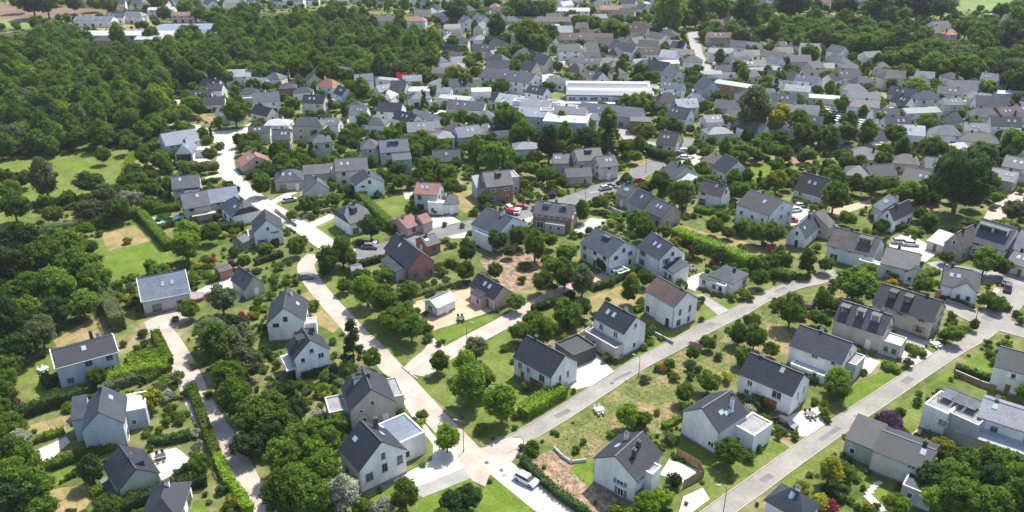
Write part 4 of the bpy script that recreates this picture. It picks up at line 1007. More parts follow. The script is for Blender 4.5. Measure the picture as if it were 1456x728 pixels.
FARH = [
 (294,110,9,8,0,3,2,PL),(340,104,15,9,8,4.2,2.6,'metal_pale'),(307,124,9,7,-8,4,2.4,GY),(305,143,11,8,5,3,2.6,B),(366,114,13,9,-15,3.4,2,PL),(391,108,11,9,-10,4,2.4,GY),(378,138,14,9,6,5,3,BL),
 (409,122,10,7,5,4.4,2,B,'brickred'),(431,128,11,7,-8,3.6,2,B),(448,141,12,8,4,5,2.6,DK,'cream'),(396,173,12,9,-4,4.4,1.6,'metal_pale'),(369,184,10,7,-3,4,1.8,B,'cream'),(441,173,15,9,-3,5.4,2.6,GY,'beige'),
 (470,173,10,7,0,4.6,2,PL),(472,98,14,8,6,4,2.4,GY),(493,101,10,9,-14,4.6,2.8,PL),(517,110,11,8,0,4.6,2.4,BL),(535,96,20,12,6,4,2.6,PL),(567,95,10,9,0,4.6,2.8,GY,'grey_wall'),
 (551,112,15,4,-22,3,.8,'metal_pale'),(548,125,11,8,14,4,2.4,PL),(568,122,9,9,-10,5,3.4,GY,'grey_wall'),(586,111,11,8,-6,4.4,2,PL),(595,126,13,9,12,4,1.2,'metal_pale'),(644,92,14,9,4,5,2,PL),
 (632,128,8,7,4,5,1.6,PL),(649,138,18,8,-4,4,.8,'metal_pale'),(664,149,20,10,-22,4,2.6,GY),(511,157,9,8,-5,4.4,3,PL),(556,152,13,9,-26,4.4,2.8,DK),(580,166,14,8,-24,3.6,2.6,DK),(605,163,16,9,-24,3,1.6,BL),
 (603,178,15,8,10,3.6,2,GY,'cream'),(650,180,12,8,-18,3.4,2.4,OT,'cream'),(534,172,12,8,-8,4,2,GY),(726,106,26,13,-30,5,3.2,B),(755,94,11,9,-60,4,4,GY,'beige'),(773,85,12,9,-50,4,4,GY,'beige'),
 (684,127,11,8,-6,4,1,'metal_pale'),(709,137,9,8,-40,3.4,3.2,B,'grey_wall'),(728,141,16,9,-34,4,2.6,'metal_pale'),(870,156,25,9,-22,4,3,BL,'grey_wall'),(911,169,10,8,0,4.6,.8,B,'wood'),
 (948,139,13,9,-8,4.4,3.4,DK,'grey_wall'),(968,160,11,9,-24,4.6,3.4,GY),(957,103,11,9,-64,4.4,3.6,PL,'grey_wall'),(1006,119,12,10,-64,4.6,3.8,GY,'grey_wall'),(937,94,14,9,-30,4.4,3.8,B),(917,91,13,9,30,4.4,3.6,B),
 (951,88,12,8,0,4.6,1,'flat_pale','beige'),(833,86,20,8,-6,4.6,2.2,BL),(867,86,16,8,-6,4,2,GY),(838,106,12,8,8,4.6,2.4,OT),(852,107,9,8,-60,4.6,3,B),(1031,97,12,8,-12,3.6,2.6,DK),(1010,103,13,8,4,3.6,1,PL),
 (1045,119,22,9,-26,5.2,.8,'metal_pale','wood'),(1072,131,15,9,-12,4.4,3,DK),(1066,141,16,9,-16,3.4,3,GY),(1103,151,14,9,-8,3,3,DK),(1114,140,13,9,-12,4.4,3.2,B),(1094,132,12,9,-30,4.4,3,PL),
 (1142,157,15,10,-6,4.4,3.4,PL),(1047,162,9,8,-12,4,2,DK,'cream'),(1036,149,14,9,-8,4,2.8,GY,'beige'),(1017,168,13,9,-6,3.4,2,BL),(1020,185,13,9,8,3.6,1.6,PL,'cream'),(1112,107,17,9,-6,3.4,3.2,DK),
 (1134,125,14,9,-8,3.4,2,PL),(1173,137,17,8,-2,2.8,.8,'metal_pale','grey_wall'),(1156,104,14,9,-4,3.2,2.8,DK),(1203,105,16,9,-6,3.4,3,B),(1085,98,22,8,-2,3.4,1.4,BL),(1072,90,14,9,-6,5,2,B),
 (1103,85,10,8,-58,4.4,3,PL),(1174,93,10,8,0,3,1.8,PL),(1213,124,14,8,-2,3.6,2.2,BL),(1228,135,17,9,-3,3.8,2.4,BL),(1224,147,16,9,-4,3.8,2.2,GY),(1258,161,13,9,-12,4.4,3,B),
 (1307,156,19,9,-3,4.6,1.2,PL),(1368,122,18,12,-2,3,3.8,BL),(1440,131,22,7,-4,3,.8,'metal_pale','bluegrey'),(1409,145,16,10,-8,4.6,3.8,GY),(1400,160,14,9,-4,4.4,3,GY,'beige'),(1430,158,12,9,-2,5,2.6,'brown_tile','brickred'),
 (1452,166,10,9,0,4.4,2.6,B),(1345,185,13,9,-26,4,3,PL),(1388,181,11,8,-6,4,2.4,PL),(1390,195,18,10,-14,3.4,2.4,DK),(1357,207,10,7,4,3,1.2,'metal_pale'),(1267,105,16,10,-6,3,3,DK),
 (1235,183,11,8,0,3,2,GY,'cream'),(1437,110,14,8,10,4,2.6,GY),
 (878,47,18,10,-6,4.6,3.4,'brown_tile'),(902,40,22,11,-8,5,3.6,'brown_tile','beige'),(833,52,30,10,-5,4.6,3.2,'brown_tile','beige'),(809,68,15,10,-8,4.4,3,B),(888,67,20,10,-30,4.4,3.4,GY),(922,62,14,9,0,3.8,2.8,DK),(918,73,18,8,-8,3.4,2.6,'brown_tile'),
 (953,61,16,9,4,4,2.4,BL),(1022,50,18,9,4,4.4,2.4,'brown_tile','render_pink'),(1025,72,16,9,0,5,2,PL),(1055,77,13,9,4,4.4,2.4,B),(813,13,24,12,-4,5,1.4,'metal_pale'),(868,11,20,10,-4,5,2.4,'orange_tile','render_pink'),(775,27,48,9,-2,4.6,2.4,OT,'render_pink'),
 (504,22,16,9,-6,5,2.4,PL,'render_pink'),(539,26,24,9,-4,4.6,2.4,OT),(589,27,20,9,-5,4.4,2.2,'orange_tile'),(664,28,13,11,-62,5,3.2,BL),(684,26,13,11,-62,5,3.2,BL),(698,19,13,11,-62,5,3.2,BL),(712,23,12,10,-62,5,3,BL),(621,48,20,9,-4,4,2,B),(642,47,13,9,0,4.6,2.4,OT,'beige'),
 (689,68,16,9,-4,4,3,B),(135,26,24,9,0,4,2,PL),(166,22,18,9,0,4,2,GY),(190,20,22,9,0,4.6,2.4,PL),(150,55,16,9,0,3.6,2,OT,'beige'),(262,20,20,9,-2,4.4,2,'orange_tile','render_pink'),(230,12,22,12,0,5,1,'metal_pale'),
 (1322,44,16,9,0,4.6,2.4,OT,'render_pink'),(1338,40,14,9,0,4.6,2.4,OT,'render_pink'),(1352,46,12,9,0,4.6,2.4,'orange_tile','render_pink'),(1335,34,16,9,0,4.6,2.4,B),(1440,27,14,10,-40,5,3.6,BL),(1408,21,12,8,0,4,1,'metal_pale'),
 (1262,48,12,8,0,4,2.4,OT,'render_pink'),(1300,50,14,9,0,4,2,PL,'render_pink'),(1120,62,16,8,0,4,2,OT,'render_pink'),
]
for q in FARH:
    q = list(q) + ['white'] * (9 - len(q))
    kd = 'h' if (q[0] * 7 + q[1]) % 5 == 0 and q[6] > 1.5 else 'g'
    M(*q[:9], kind=kd, gutter=False)
# long sheds of the trading estate
for (px, py, L, D, dg, rf, lb) in ((178,46,60,16,2,'metal_pale','long white shed, leftmost of the trading estate beyond the wood'), (215,44,30,14,2,'metal_blue','shed with blue front in the middle of the trading estate'),
                              (292,37,55,20,2,'metal_blue','widest bluish shed at the right of the trading estate'), (248,52,40,12,4,'metal_pale','low white shed in front of the trading estate'),
                              (318,44,26,14,2,'metal_blue','last bluish shed at the wood edge of the trading estate')):
    M(px, py, L, D, dg, 5.5, 1.0, rf, 'bluegrey', far=True, gutter=False, lab=lb)
# pale flat-roofed complex in the town centre
for i, (px, py, L, D, dg, h) in enumerate(((740,148,16,12,-18,4.5),(762,146,15,11,-18,5),(786,152,17,12,-18,4.5),(812,156,16,12,-18,4.8),(752,160,18,12,-12,5.5),(778,165,18,12,-12,5.5),(806,168,16,12,-14,5),(834,164,12,11,-18,4.2))):
    r = M(px, py, L, D, dg + [0, 14, -9, 6, -16, 10, 3, -12][i], h + [0, 1.5, -.6, 2, .4, -1, 1.8, 0][i], [.1, 1.6, .1, 1.8, 1.2, .1, .1, 1.5][i], ['metal_blue', 'slate_pale', 'metal_pale', 'slate_blue'][i % 4], 'bluegrey', kind='fgfgsffg'[i], far=True, gutter=False, sk=((-.4, .2), (.4, -.2)),
          an=((-2.5, -2, 2.5, 2, h + 1.6, 'f', 'white', 'metal_blue'),) if 'fgfgsffg'[i] == 'f' else ((-3, -9, 3, -5, 3, 'f', 'white', 'metal_blue'),))
# glazed hall: roof strips stepping up over a long pale block
def glass_hall():
    c = unproj(866, 127, 6); c.z = 0
    root = empty('glazed_hall', c, math.radians(-3), label='long glazed hall with pale blue stepped strip roof, in the town centre', category='hall')
    MB().box(-18, -9, -.3, 18, 12, 5.2, 'bluegrey').build('wall', root)
    MB().box(-22, -13, -.3, 2, -9.01, 3.2, 'grey_wall').build('annex', root)
    for i in range(5):
        y = -9 + i * 4.2
        o = MB().prism([(y, 5.2 + .003), (y + 4.1, 5.203), (y + 4.1, 6.7), (y, 5.7)], -18.3 + .8 * (i % 2), 18.3 - 1.5 * (i % 2), ['metal_blue', 'metal_pale', 'metal_blue', 'slate_blue', 'metal_pale'][i]).build('roof_strip', root)
        MB().box(-17, y + 4.1, 5.9, 17, y + 4.16, 6.5, 'glass_blue').build('glazing', o)
    for i in range(8):
        add_window(root, -15.7 + i * 4.5, -9, 3.3 if i < 4 else 1.2, 0, 3.2, 1.6 if i < 4 else 2.6, 'trim_white', True)
    occupy([proj_w for proj_w in [(c.x - 23, c.y - 14), (c.x + 19, c.y - 14), (c.x + 19, c.y + 13), (c.x - 23, c.y + 13)]], 1)
    LANDMARKS.append((c.x, c.y, 'the long glazed hall'))
glass_hall()
# red buildings
for (px, py, L, D, h, dg, lb) in ((571.5,103,4.8,4.5,5.5,4,'bright red cube building among white roofs below the dark wood'), (604,97,9,5,4,-4,'small bright red low building right of the red cube')):
    M(px, py, L, D, dg, h, .1, 'flat_grey' if px > 600 else 'red_paint', 'red_paint', kind='f', far=True, lab=lb)
# water tower at the upper right
def tower():
    p = G(4, 848, 112)
    root = empty('water_tower', p, 0, label='slender white tower standing beyond the trees at the upper right', category='tower')
    MB().tube((0, 0, -.3), (0, 0, 15), 1.4, 1.1, 'white', 10).build('shaft', root)
    MB().tube((0, 0, 15), (0, 0, 16.5), 1.2, 3.2, 'white', 12).tube((0, 0, 16.5), (0, 0, 19.5), 3.2, 3.2, 'white', 12).build('tank', root)
    MB().tube((0, 0, 19.5), (0, 0, 20.6), 3.3, .4, 'flat_grey', 12).build('roof', root)
tower()
LANDMARKS += [(*unproj(571, 102)[:2], 'the red cube building'), (*unproj(250, 45)[:2], 'the trading estate sheds'), (*G(4, 848, 112)[:2], 'the white tower'), (*unproj(726, 108)[:2], 'the big slate roof by the white street'),
  (*unproj(780, 158)[:2], 'the flat pale complex'), (*unproj(378, 140)[:2], 'the wide blue-grey roof below the wood'), (*unproj(448, 143)[:2], 'the cream house near the wood'), (*unproj(870, 156)[:2], 'the long slate block by the hall'),
  (*unproj(1045, 119)[:2], 'the brown timber terrace'), (*unproj(1142, 157)[:2], 'the striped white gable'), (*unproj(1368, 124)[:2], 'the large hipped villa'), (*unproj(1307, 156)[:2], 'the long pale upper-right house'),
  (*unproj(1173, 137)[:2], 'the flat whitish hall upper right'), (*unproj(900, 42)[:2], 'the far brown-roofed block'), (*unproj(688, 26)[:2], 'the four far blue gables'), (*unproj(1025, 73)[:2], 'the tall pale far house'),
  (*unproj(605, 164)[:2], 'the wide blue roof upper centre'), (*unproj(535, 97)[:2], 'the broad pale roof by the wood'), (*unproj(1430, 158)[:2], 'the brick and brown house upper right')]

# the rest of the town, roofs thinning out to the top of the frame
def fill_town():
    zones = [[(262,128),(330,110),(450,108),(620,92),(640,50),(560,38),(620,20),(740,16),(1000,14),(1090,70),(1200,82),(1290,112),(1400,128),(1456,140),(1560,150),(1540,215),(1456,226),(1330,212),(1120,205),(960,200),(940,170),(840,182),(700,196),(560,182),(430,196),(350,186),(290,165)],
             [(110,22),(330,18),(500,6),(620,14),(760,8),(1000,6),(1100,10),(1250,20),(1340,22),(1340,-16),(60,-16)],
             [(-120,20),(-40,20),(-40,-10),(-120,-10)]]
    R = random.Random(5)
    out = []
    for zi, z in enumerate(zones):
        zp = [unproj(*q) for q in z]
        xs = [p.x for p in zp]; ys = [p.y for p in zp]
        m = poly_mask([(p.x, p.y) for p in zp])
        if not m: continue
        ok = np.zeros((NY, NX), bool); ok[m[0]] = m[1]
        for _ in range(9000):
            x, y = R.uniform(min(xs), max(xs)), R.uniform(min(ys), max(ys))
            if is_free(x, y, 0, ~ok) is False: continue
            px, py = proj(x, y, 3)
            rad = 5.2 if py > 60 else 6.5
            if not is_free(x, y, rad): continue
            if py > 190 and R.random() < .5: continue
            L, D = R.uniform(7, 11), R.uniform(6, 7.8)
            base = R.choice([-4, -22, -34, 20, 40, -60, -70, 70, 5])
            deg = base + R.uniform(-9, 9)
            h = R.choice([3, 3.4, 4.4, 4.8, 5])
            roof = R.choices([DK, B, BL, GY, PL, OT, 'metal_pale', 'orange_tile'], [6, 6, 4, 4, 4, .8 if py > 60 else 3, 1.6, .15 if py > 60 else 1.2])[0]
            wall = R.choices(['white', 'cream', 'grey_wall', 'beige'], [9, 2, 1, 1])[0]
            out.append((y, x, L, D, deg, h, R.uniform(2, 3.2), roof, wall, R.choice('ggggh')))
            c_, s_ = math.cos(math.radians(deg)), math.sin(math.radians(deg))
            occupy([(x + c_ * a - s_ * b, y + s_ * a + c_ * b) for a, b in ((-L/2, -D/2), (L/2, -D/2), (L/2, D/2), (-L/2, D/2))], .5)
    out.sort()
    lots = MB()
    for i, (y, x, L, D, deg, h, rise, roof, wall, kd) in enumerate(out):
        if i < 48:
            M(x, y, L, D, deg, h, rise, roof, wall, kd, pix=False, far=True, gutter=False, an=((R.uniform(-4, 0), -D/2 - 3, R.uniform(1, 4), -D/2 + .0, 2.5, 'f', wall, R.choice(['flat_grey', 'flat_pale', roof])),) if R.random() < .4 else ())
        else:
            for mb in (wall_mb(L/2, D/2, h, rise, kd, wall), roof_mesh(L/2, D/2, h, rise, kd, roof, oh=.12), MB().box(-L*.3, -D/2 - .02, 1, -L*.3 + 1.2, -D/2 + .1, 2.3, 'glass').box(L*.15, -D/2 - .02, 1, L*.15 + 1.2, -D/2 + .1, 2.3, 'glass')):
                Mx = Matrix.Translation((x, y, 0)) @ Matrix.Rotation(math.radians(deg), 4, 'Z')
                vs = [Mx @ Vector(v) for v in mb.v]
                o = len(lots.v); ix = [lots.mi(q) for q in mb.mats]
                lots.v += [tuple(v) for v in vs]; lots.f += [tuple(a + o for a in f) for f in mb.f]; lots.m += [ix[k] for k in mb.m]
    if lots.v: lots.build('distant_houses', kind='stuff', label='rows of distant pale houses packed along the top of the view', category='houses')
    print('town', len(out))
fill_town()
# pale yards and drives around the farther houses
def yards():
    R = random.Random(9)
    n = 0
    for (r, x, y, d) in list(AUTO):
        if y > 620 or R.random() < .12: continue
        a = r.rotation_euler.z + R.uniform(-.2, .2)
        w, l = R.uniform(3, 7), R.uniform(4, 8)
        ox, oy = R.uniform(-5, 5), -R.uniform(6, 8)
        c_, s_ = math.cos(a), math.sin(a)
        q = (x + c_ * ox - s_ * oy, y + s_ * ox + c_ * oy)
        pts = [(q[0] + c_ * i - s_ * j, q[1] + s_ * i + c_ * j) for i, j in ((-w/2, -l/2), (w/2, -l/2), (w/2, l/2), (-w/2, l/2))]
        if not is_free(q[0], q[1], 1.0): continue
        sheet('yard', pts, R.choice(['white_paving', 'white_paving', 'grey_paving', 'path_beige', 'lawn', 'lawn_dull', 'lawn_dull']), jag=.1, clear=True)
        n += 1
yards()

# ------------------------------------------------------------------ foliage
def leaf_quads(C, Nrm, size, rs):
    """arrays of centres and normals -> leaf quads (verts, faces) as numpy arrays"""
    n = len(C)
    a = rs.normal(size=(n, 3)); u = np.cross(Nrm, a); u /= np.linalg.norm(u, axis=1)[:, None] + 1e-9
    w = np.cross(Nrm, u); w /= np.linalg.norm(w, axis=1)[:, None] + 1e-9
    s = size * rs.uniform(.6, 1.3, n)[:, None]
    q = np.stack([C - u * s - w * s * .6, C + u * s * .2 - w * s, C + u * s + w * s * .3, C - u * s * .3 + w * s], 1)
    return q.reshape(-1, 3), np.arange(4 * n).reshape(-1, 4)

def np_mesh(name, V, Fq, mats, mi=None, extra=None):
    me = bpy.data.meshes.new(name)
    me.vertices.add(len(V)); me.vertices.foreach_set('co', V.astype(np.float32).ravel())
    me.loops.add(Fq.size); me.loops.foreach_set('vertex_index', Fq.astype(np.int32).ravel())
    me.polygons.add(len(Fq)); me.polygons.foreach_set('loop_start', np.arange(0, Fq.size, Fq.shape[1], dtype=np.int32))
    me.polygons.foreach_set('loop_total', np.full(len(Fq), Fq.shape[1], dtype=np.int32))
    for m in mats: me.materials.append(MATS[m])
    if mi is not None: me.polygons.foreach_set('material_index', mi)
    me.update(calc_edges=True)
    return me

_ico = None
def core_tris(C, R_):
    """small rough solid core inside each leaf clump, as degenerate quads"""
    global _ico
    if _ico is None:
        p = (1 + 5 ** .5) / 2
        v = np.array([(-1,p,0),(1,p,0),(-1,-p,0),(1,-p,0),(0,-1,p),(0,1,p),(0,-1,-p),(0,1,-p),(p,0,-1),(p,0,1),(-p,0,-1),(-p,0,1)], float)
        v /= np.linalg.norm(v[0])
        f = np.array([(0,11,5),(0,5,1),(0,1,7),(0,7,10),(0,10,11),(1,5,9),(5,11,4),(11,10,2),(10,7,6),(7,1,8),(3,9,4),(3,4,2),(3,2,6),(3,6,8),(3,8,9),(4,9,5),(2,4,11),(6,2,10),(8,6,7),(9,8,1)])
        _ico = (v, f)
    v, f = _ico
    n = len(C)
    V = (v[None] * R_[:, None, None] + C[:, None]).reshape(-1, 3)
    Fc = (f[None] + (np.arange(n) * 12)[:, None, None]).reshape(-1, 3)
    return V, Fc

def crown_mesh(name, clumps, leaves, size, shape, rs, clump_r=(.16, .24), core=.6):
    """crown in unit space: shape(rs) gives clump centres in a unit-wide crown"""
    C = np.array([shape(rs) for _ in range(clumps)])
    Rr = rs.uniform(clump_r[0], clump_r[1], clumps)
    k = leaves
    d = rs.normal(size=(clumps, k, 3)); d /= np.linalg.norm(d, axis=2)[:, :, None]
    d[:, :, 2] = np.where(d[:, :, 2] < -.3, -d[:, :, 2], d[:, :, 2])
    P = C[:, None] + d * (Rr[:, None, None] * rs.uniform(.62, 1.35, (clumps, k, 1)))
    Nn = d + rs.normal(size=d.shape) * .6
    Nn /= np.linalg.norm(Nn, axis=2)[:, :, None]
    V, Fq = leaf_quads(P.reshape(-1, 3), Nn.reshape(-1, 3), size, rs)
    V2, F2 = core_tris(C, Rr * core)
    V2 = V2 + rs.normal(size=V2.shape) * .012
    # quads and triangles in one mesh
    me = bpy.data.meshes.new(name)
    Va = np.vstack([V, V2])
    loops = np.concatenate([Fq.ravel(), (F2 + len(V)).ravel()]).astype(np.int32)
    ls = np.concatenate([np.arange(len(Fq)) * 4, len(Fq) * 4 + np.arange(len(F2)) * 3]).astype(np.int32)
    lt = np.concatenate([np.full(len(Fq), 4), np.full(len(F2), 3)]).astype(np.int32)
    me.vertices.add(len(Va)); me.vertices.foreach_set('co', Va.astype(np.float32).ravel())
    me.loops.add(len(loops)); me.loops.foreach_set('vertex_index', loops)
    me.polygons.add(len(ls)); me.polygons.foreach_set('loop_start', ls); me.polygons.foreach_set('loop_total', lt)
    me.materials.append(MATS['leaf_green']); me.update(calc_edges=True)
    return me

def sh_round(rx=.5, rz=.42, zc=.55, lump=.25):
    def f(rs):
        while True:
            p = rs.uniform(-1, 1, 3)
            r = np.linalg.norm(p)
            if r < 1 and r > .45: break
        return np.array([p[0] * (rx - .13), p[1] * (rx - .13), zc + p[2] * (rz - .1)])
    return f
def sh_cone(rs):
    z = rs.uniform(0, 1) ** 1.3; a = rs.uniform(0, 6.28); r = (.36 * (1 - z) + .02) * rs.uniform(.6, 1)
    return np.array([r * math.cos(a), r * math.sin(a), .22 + z * 1.35])
def sh_tall(rs):
    z = rs.uniform(0, 1); a = rs.uniform(0, 6.28); r = .42 * math.sin(math.pi * (.16 + z * .80)) * rs.uniform(.5, 1)
    return np.array([r * math.cos(a), r * math.sin(a), .30 + z * .95])
def sh_bush(rs):
    a = rs.uniform(0, 6.28); r = .36 * math.sqrt(rs.uniform(0, 1)); 
    return np.array([r * math.cos(a), r * math.sin(a), .18 + rs.uniform(0, .38) * (1 - r)])
rs = np.random.RandomState(3)
CROWNS = {  # unit meshes about 1 wide; z in the same unit
 'round': [crown_mesh('crown', 74, 92, .028, sh_round(.58, .46, .62), rs, (.07, .15)) for _ in range(4)],
 'tall':  [crown_mesh('crown', 54, 90, .032, sh_tall, rs, (.11, .18)) for _ in range(3)],
 'cone':  [crown_mesh('crown', 50, 70, .026, sh_cone, rs, (.07, .12)) for _ in range(2)],
 'oak':   [crown_mesh('crown', 210, 100, .017, sh_round(.58, .46, .56), rs, (.06, .115)) for _ in range(2)],
 'young': [crown_mesh('crown', 26, 70, .042, sh_round(.52, .46, .85), rs, (.12, .19)) for _ in range(2)],
 'bush':  [crown_mesh('foliage', 13, 75, .045, sh_bush, rs, (.13, .22)) for _ in range(4)],
}
def trunk_mesh(h0, h1, spread, r, n):
    mb = MB(); R = random.Random(n)
    mb.tube((0, 0, -.03), (0.01, 0, h0), r * 1.3, r, 'bark', 7)
    for i in range(n):
        a = 6.28 * i / n + R.uniform(-.3, .3)
        m = (spread * .4 * math.cos(a), spread * .4 * math.sin(a), h0 + (h1 - h0) * .45)
        mb.tube((0.01, 0, h0 - .03), m, r * .6, r * .35, 'bark', 5)
        mb.tube(m, (spread * math.cos(a), spread * math.sin(a), h1), r * .35, r * .12, 'bark', 4)
    return mb.mesh('trunk')
TRUNKS = {'round': trunk_mesh(.28, .75, .28, .030, 5), 'tall': trunk_mesh(.4, 1.0, .16, .035, 4), 'cone': trunk_mesh(.3, 1.3, .08, .03, 3),
          'oak': trunk_mesh(.22, .7, .32, .034, 7), 'young': trunk_mesh(.55, 1.0, .22, .022, 4)}
KH = {'round': .60, 'tall': .8, 'cone': .8, 'oak': .58, 'young': .85, 'bush': .3}     # crown centre height per unit width
DESC = {'green': 'leafy mid-green', 'dark': 'dense dark green', 'wood': 'deep green', 'fresh': 'bright green', 'yellow': 'yellowish green', 'olive': 'greyish olive', 'pale': 'pale blossoming', 'plum': 'reddish plum-coloured',
        'violet': 'dusky violet', 'gold': 'golden yellow'}
PLANTS = []    # every tree and bush before it is decided which stand as objects of their own
def plant(kind, x, y, w, leaf, squash=1.0, wood=False, label=None):
    z = KH[kind] * w
    Z = y * COS + (CAMH - z) * SIN
    px, py = proj(x, y, z)
    size = F * w / Z
    if px < -size or px > 1456 + size or py > 728 + size * 1.2: size *= .05
    PLANTS.append((size, kind, x, y, w, leaf, squash, wood, label))
    occupy(circle(x, y, w * .36), 0, TREEOCC)

def place_plant(kind, x, y, w, leaf, squash, wood, label):
    R = random.Random(int(x * 97 + y * 31))
    me = CROWNS[kind][R.randrange(len(CROWNS[kind]))]
    bush = kind == 'bush'
    rz = R.uniform(0, 6.28)
    desc = f"{DESC[leaf]} {'bush' if bush else {'cone': 'conifer', 'tall': 'slender tree', 'oak': 'huge spreading tree', 'young': 'young tree', 'round': 'tree'}[kind]}"
    sz = w * squash * R.uniform(.92, 1.08)
    if bush:
        o = c = link('bush', me, None, (x, y, 0), rz); o.scale = (w, w, sz)
        o.material_slots[0].link = 'OBJECT'; o.material_slots[0].material = MATS['leaf_' + leaf]
        tagp(o, category='bush', group='garden bushes')
    else:
        o = empty({'cone': 'conifer_tree', 'oak': 'spreading_tree', 'young': 'young_tree'}.get(kind, 'leafy_tree'), (x, y, 0), rz); o.scale = (w, w, sz)
        c = link('crown', me, o); c.material_slots[0].link = 'OBJECT'; c.material_slots[0].material = MATS['leaf_' + leaf]
        link('trunk', TRUNKS[kind], o)
        tagp(o, category='tree', group='trees of the wood' if wood else 'garden trees')
    if label: o['label'] = label
    else: AUTO.append((o, x, y, desc))
    return c

LK = {'r': 'green', 'd': 'dark', 'y': 'yellow', 'o': 'olive', 'w': 'pale', 'p': 'plum', 'v': 'violet', 'f': 'fresh', 'g': 'gold'}
def TR(t, data):
    for tok in data.split():
        a = tok.split(',')
        px, py, wt, code = float(a[0]), float(a[1]), float(a[2]), a[3]
        if wt < 10: continue
        if len(a) > 4: code = a[3] + a[4]
        X, Y = T(t, px, py) if t else (px, py)
        w = wt / 4 if t else wt
        w *= .98
        kind = {'k': 'oak', 't': 'young', 'c': 'cone', 'l': 'tall'}.get(code[0], 'round')
        lf = LK.get(code[-1], 'green')
        if code[0] == 'c': lf = 'dark'
        if code[0] == 'k': lf = 'dark'
        wm = w / scale_at(Y)
        # the crown centre stands above the ground point
        for _ in range(3):
            kk = 'bush' if (kind == 'round' and wm < 3.4) else kind
            p = unproj(X, Y, KH[kk] * wm)
            wm = w / (F / ((p.y) * COS + (CAMH - p.z) * SIN))
        rr = random.Random(int(px * 7 + py))
        if kk == 'round' and rr.random() < .16 and wm > 4: kk = 'tall'
        plant(kk, p.x, p.y, wm, lf, rr.uniform(.85, 1.2))

TR(9, "60,60,250,d 250,20,240,r 420,60,240,r 540,140,200,r 460,260,190,r 320,170,230,r 130,180,220,r 0,130,200,d 320,320,170,d 130,310,170,r 20,260,180,d 50,410,200,d 230,440,180,o 130,520,190,d -20,540,170,d 40,630,160,r 330,-60,250,r 120,-50,240,d 650,240,90,f 690,200,70,d 860,65,80,o 730,265,80,y 1000,362,60,y 1070,300,120,y 805,440,80,d 1260,250,165,o 1200,440,210,o 1330,500,250,o 1240,560,200,r 1400,610,210,o 1310,690,210,f 550,692,110,o 312,695,60,d 1110,130,80,f 1385,30,80,f 1370,360,80,p 1010,700,90,o 700,500,50,o 1100,620,60,r 1160,30,60,w 830,500,60,o 40,700,120,d")
TR(5, "50,350,150,r 75,450,165,r 15,270,120,d 255,320,165,o 130,285,110,o 505,290,165,d 585,162,85,r 740,85,115,o 505,455,160,o 600,390,130,o 670,465,140,r 735,390,130,w 860,352,105,f 795,340,70,r 905,180,110,r 820,170,90,f 770,280,90,p 955,258,75,p 850,428,95,y 1180,70,65,f 1250,112,60,d 1190,150,80,o 1065,575,140,f 1060,680,165,f 1200,600,110,r 1330,622,60,f 930,205,70,l,d 40,620,140,d 10,710,170,r 190,700,120,d 265,690,100,o 350,665,95,r 440,690,120,f 110,710,120,r 1040,230,60,o 1100,232,60,o 1160,228,60,o 1220,220,60,o 1210,355,55,f 1230,505,60,d 990,160,60,f 850,240,60,o 720,640,60,y 560,600,60,d 510,680,90,r 400,590,80,d 480,570,80,r 1345,700,60,d 1390,110,80,f 1440,60,80,o 1350,60,70,l,f 1120,250,60,o")
TR(13, "40,240,200,r 100,330,150,w 60,400,200,r 160,450,150,r 60,520,220,r 200,590,200,r 90,650,220,d 240,690,170,r 20,60,140,r 90,110,85,p 620,350,90,y 520,500,150,d 270,560,90,o 760,640,110,f 690,660,90,f 575,695,100,o 850,90,140,y 790,110,90,f 950,75,90,w 960,150,60,v 990,180,60,o 950,220,70,r 900,262,60,d 1120,275,80,w 1112,360,80,w 1105,408,60,p 1140,470,120,p 1062,485,80,d 1250,600,90,d 1320,665,110,y 1340,90,220,r 1440,190,220,r 1410,330,190,d 1250,20,90,p 660,75,40,o 430,500,60,d 500,470,60,r 610,450,60,o 720,90,50,r 830,170,60,d 1060,60,70,d 1180,60,60,r 1060,560,50,r 0,150,120,d")
TR(14, "70,120,200,r 150,60,160,d 220,170,150,d 90,290,170,d 160,240,150,r 260,330,200,r 350,260,130,r 150,440,190,r 240,540,230,r 370,480,190,r 320,400,150,f 430,570,160,r 150,640,250,r 320,660,220,r 500,640,190,w 610,690,130,r 850,655,160,r 720,700,140,w 470,220,120,d 460,290,90,r 950,190,85,r 1085,320,145,f 1215,20,220,r 1395,130,200,f 1205,650,160,d 1110,690,150,d 1060,740,140,r 280,110,100,r 370,200,100,d 110,600,140,d")
TR(10, "410,30,140,r 530,15,110,r 500,165,90,f 395,90,80,r 630,200,170,f 720,270,180,r 820,320,180,r 880,410,160,r 770,380,150,r 600,120,110,f 740,100,95,w 870,190,110,d 970,412,70,d 172,145,60,r 230,150,60,d 100,150,50,g 190,38,50,g 545,480,190,c,d 660,590,110,f 1045,585,120,t 1250,530,130,o 1190,620,140,f 1280,690,180,f 1190,90,110,f 920,310,60,g 960,330,45,g 680,100,60,o 600,165,40,g 290,290,90,o 240,270,80,o 330,280,80,r 1130,50,60,p 960,170,60,y 1010,150,50,o 1100,40,70,r 330,600,60,r 400,640,60,d 440,480,60,f 450,560,60,d 60,560,80,d 20,600,80,f 120,620,60,f 430,690,70,d 1360,90,90,r 560,660,60,o 1040,500,50,f 1410,520,60,o 230,340,50,f")
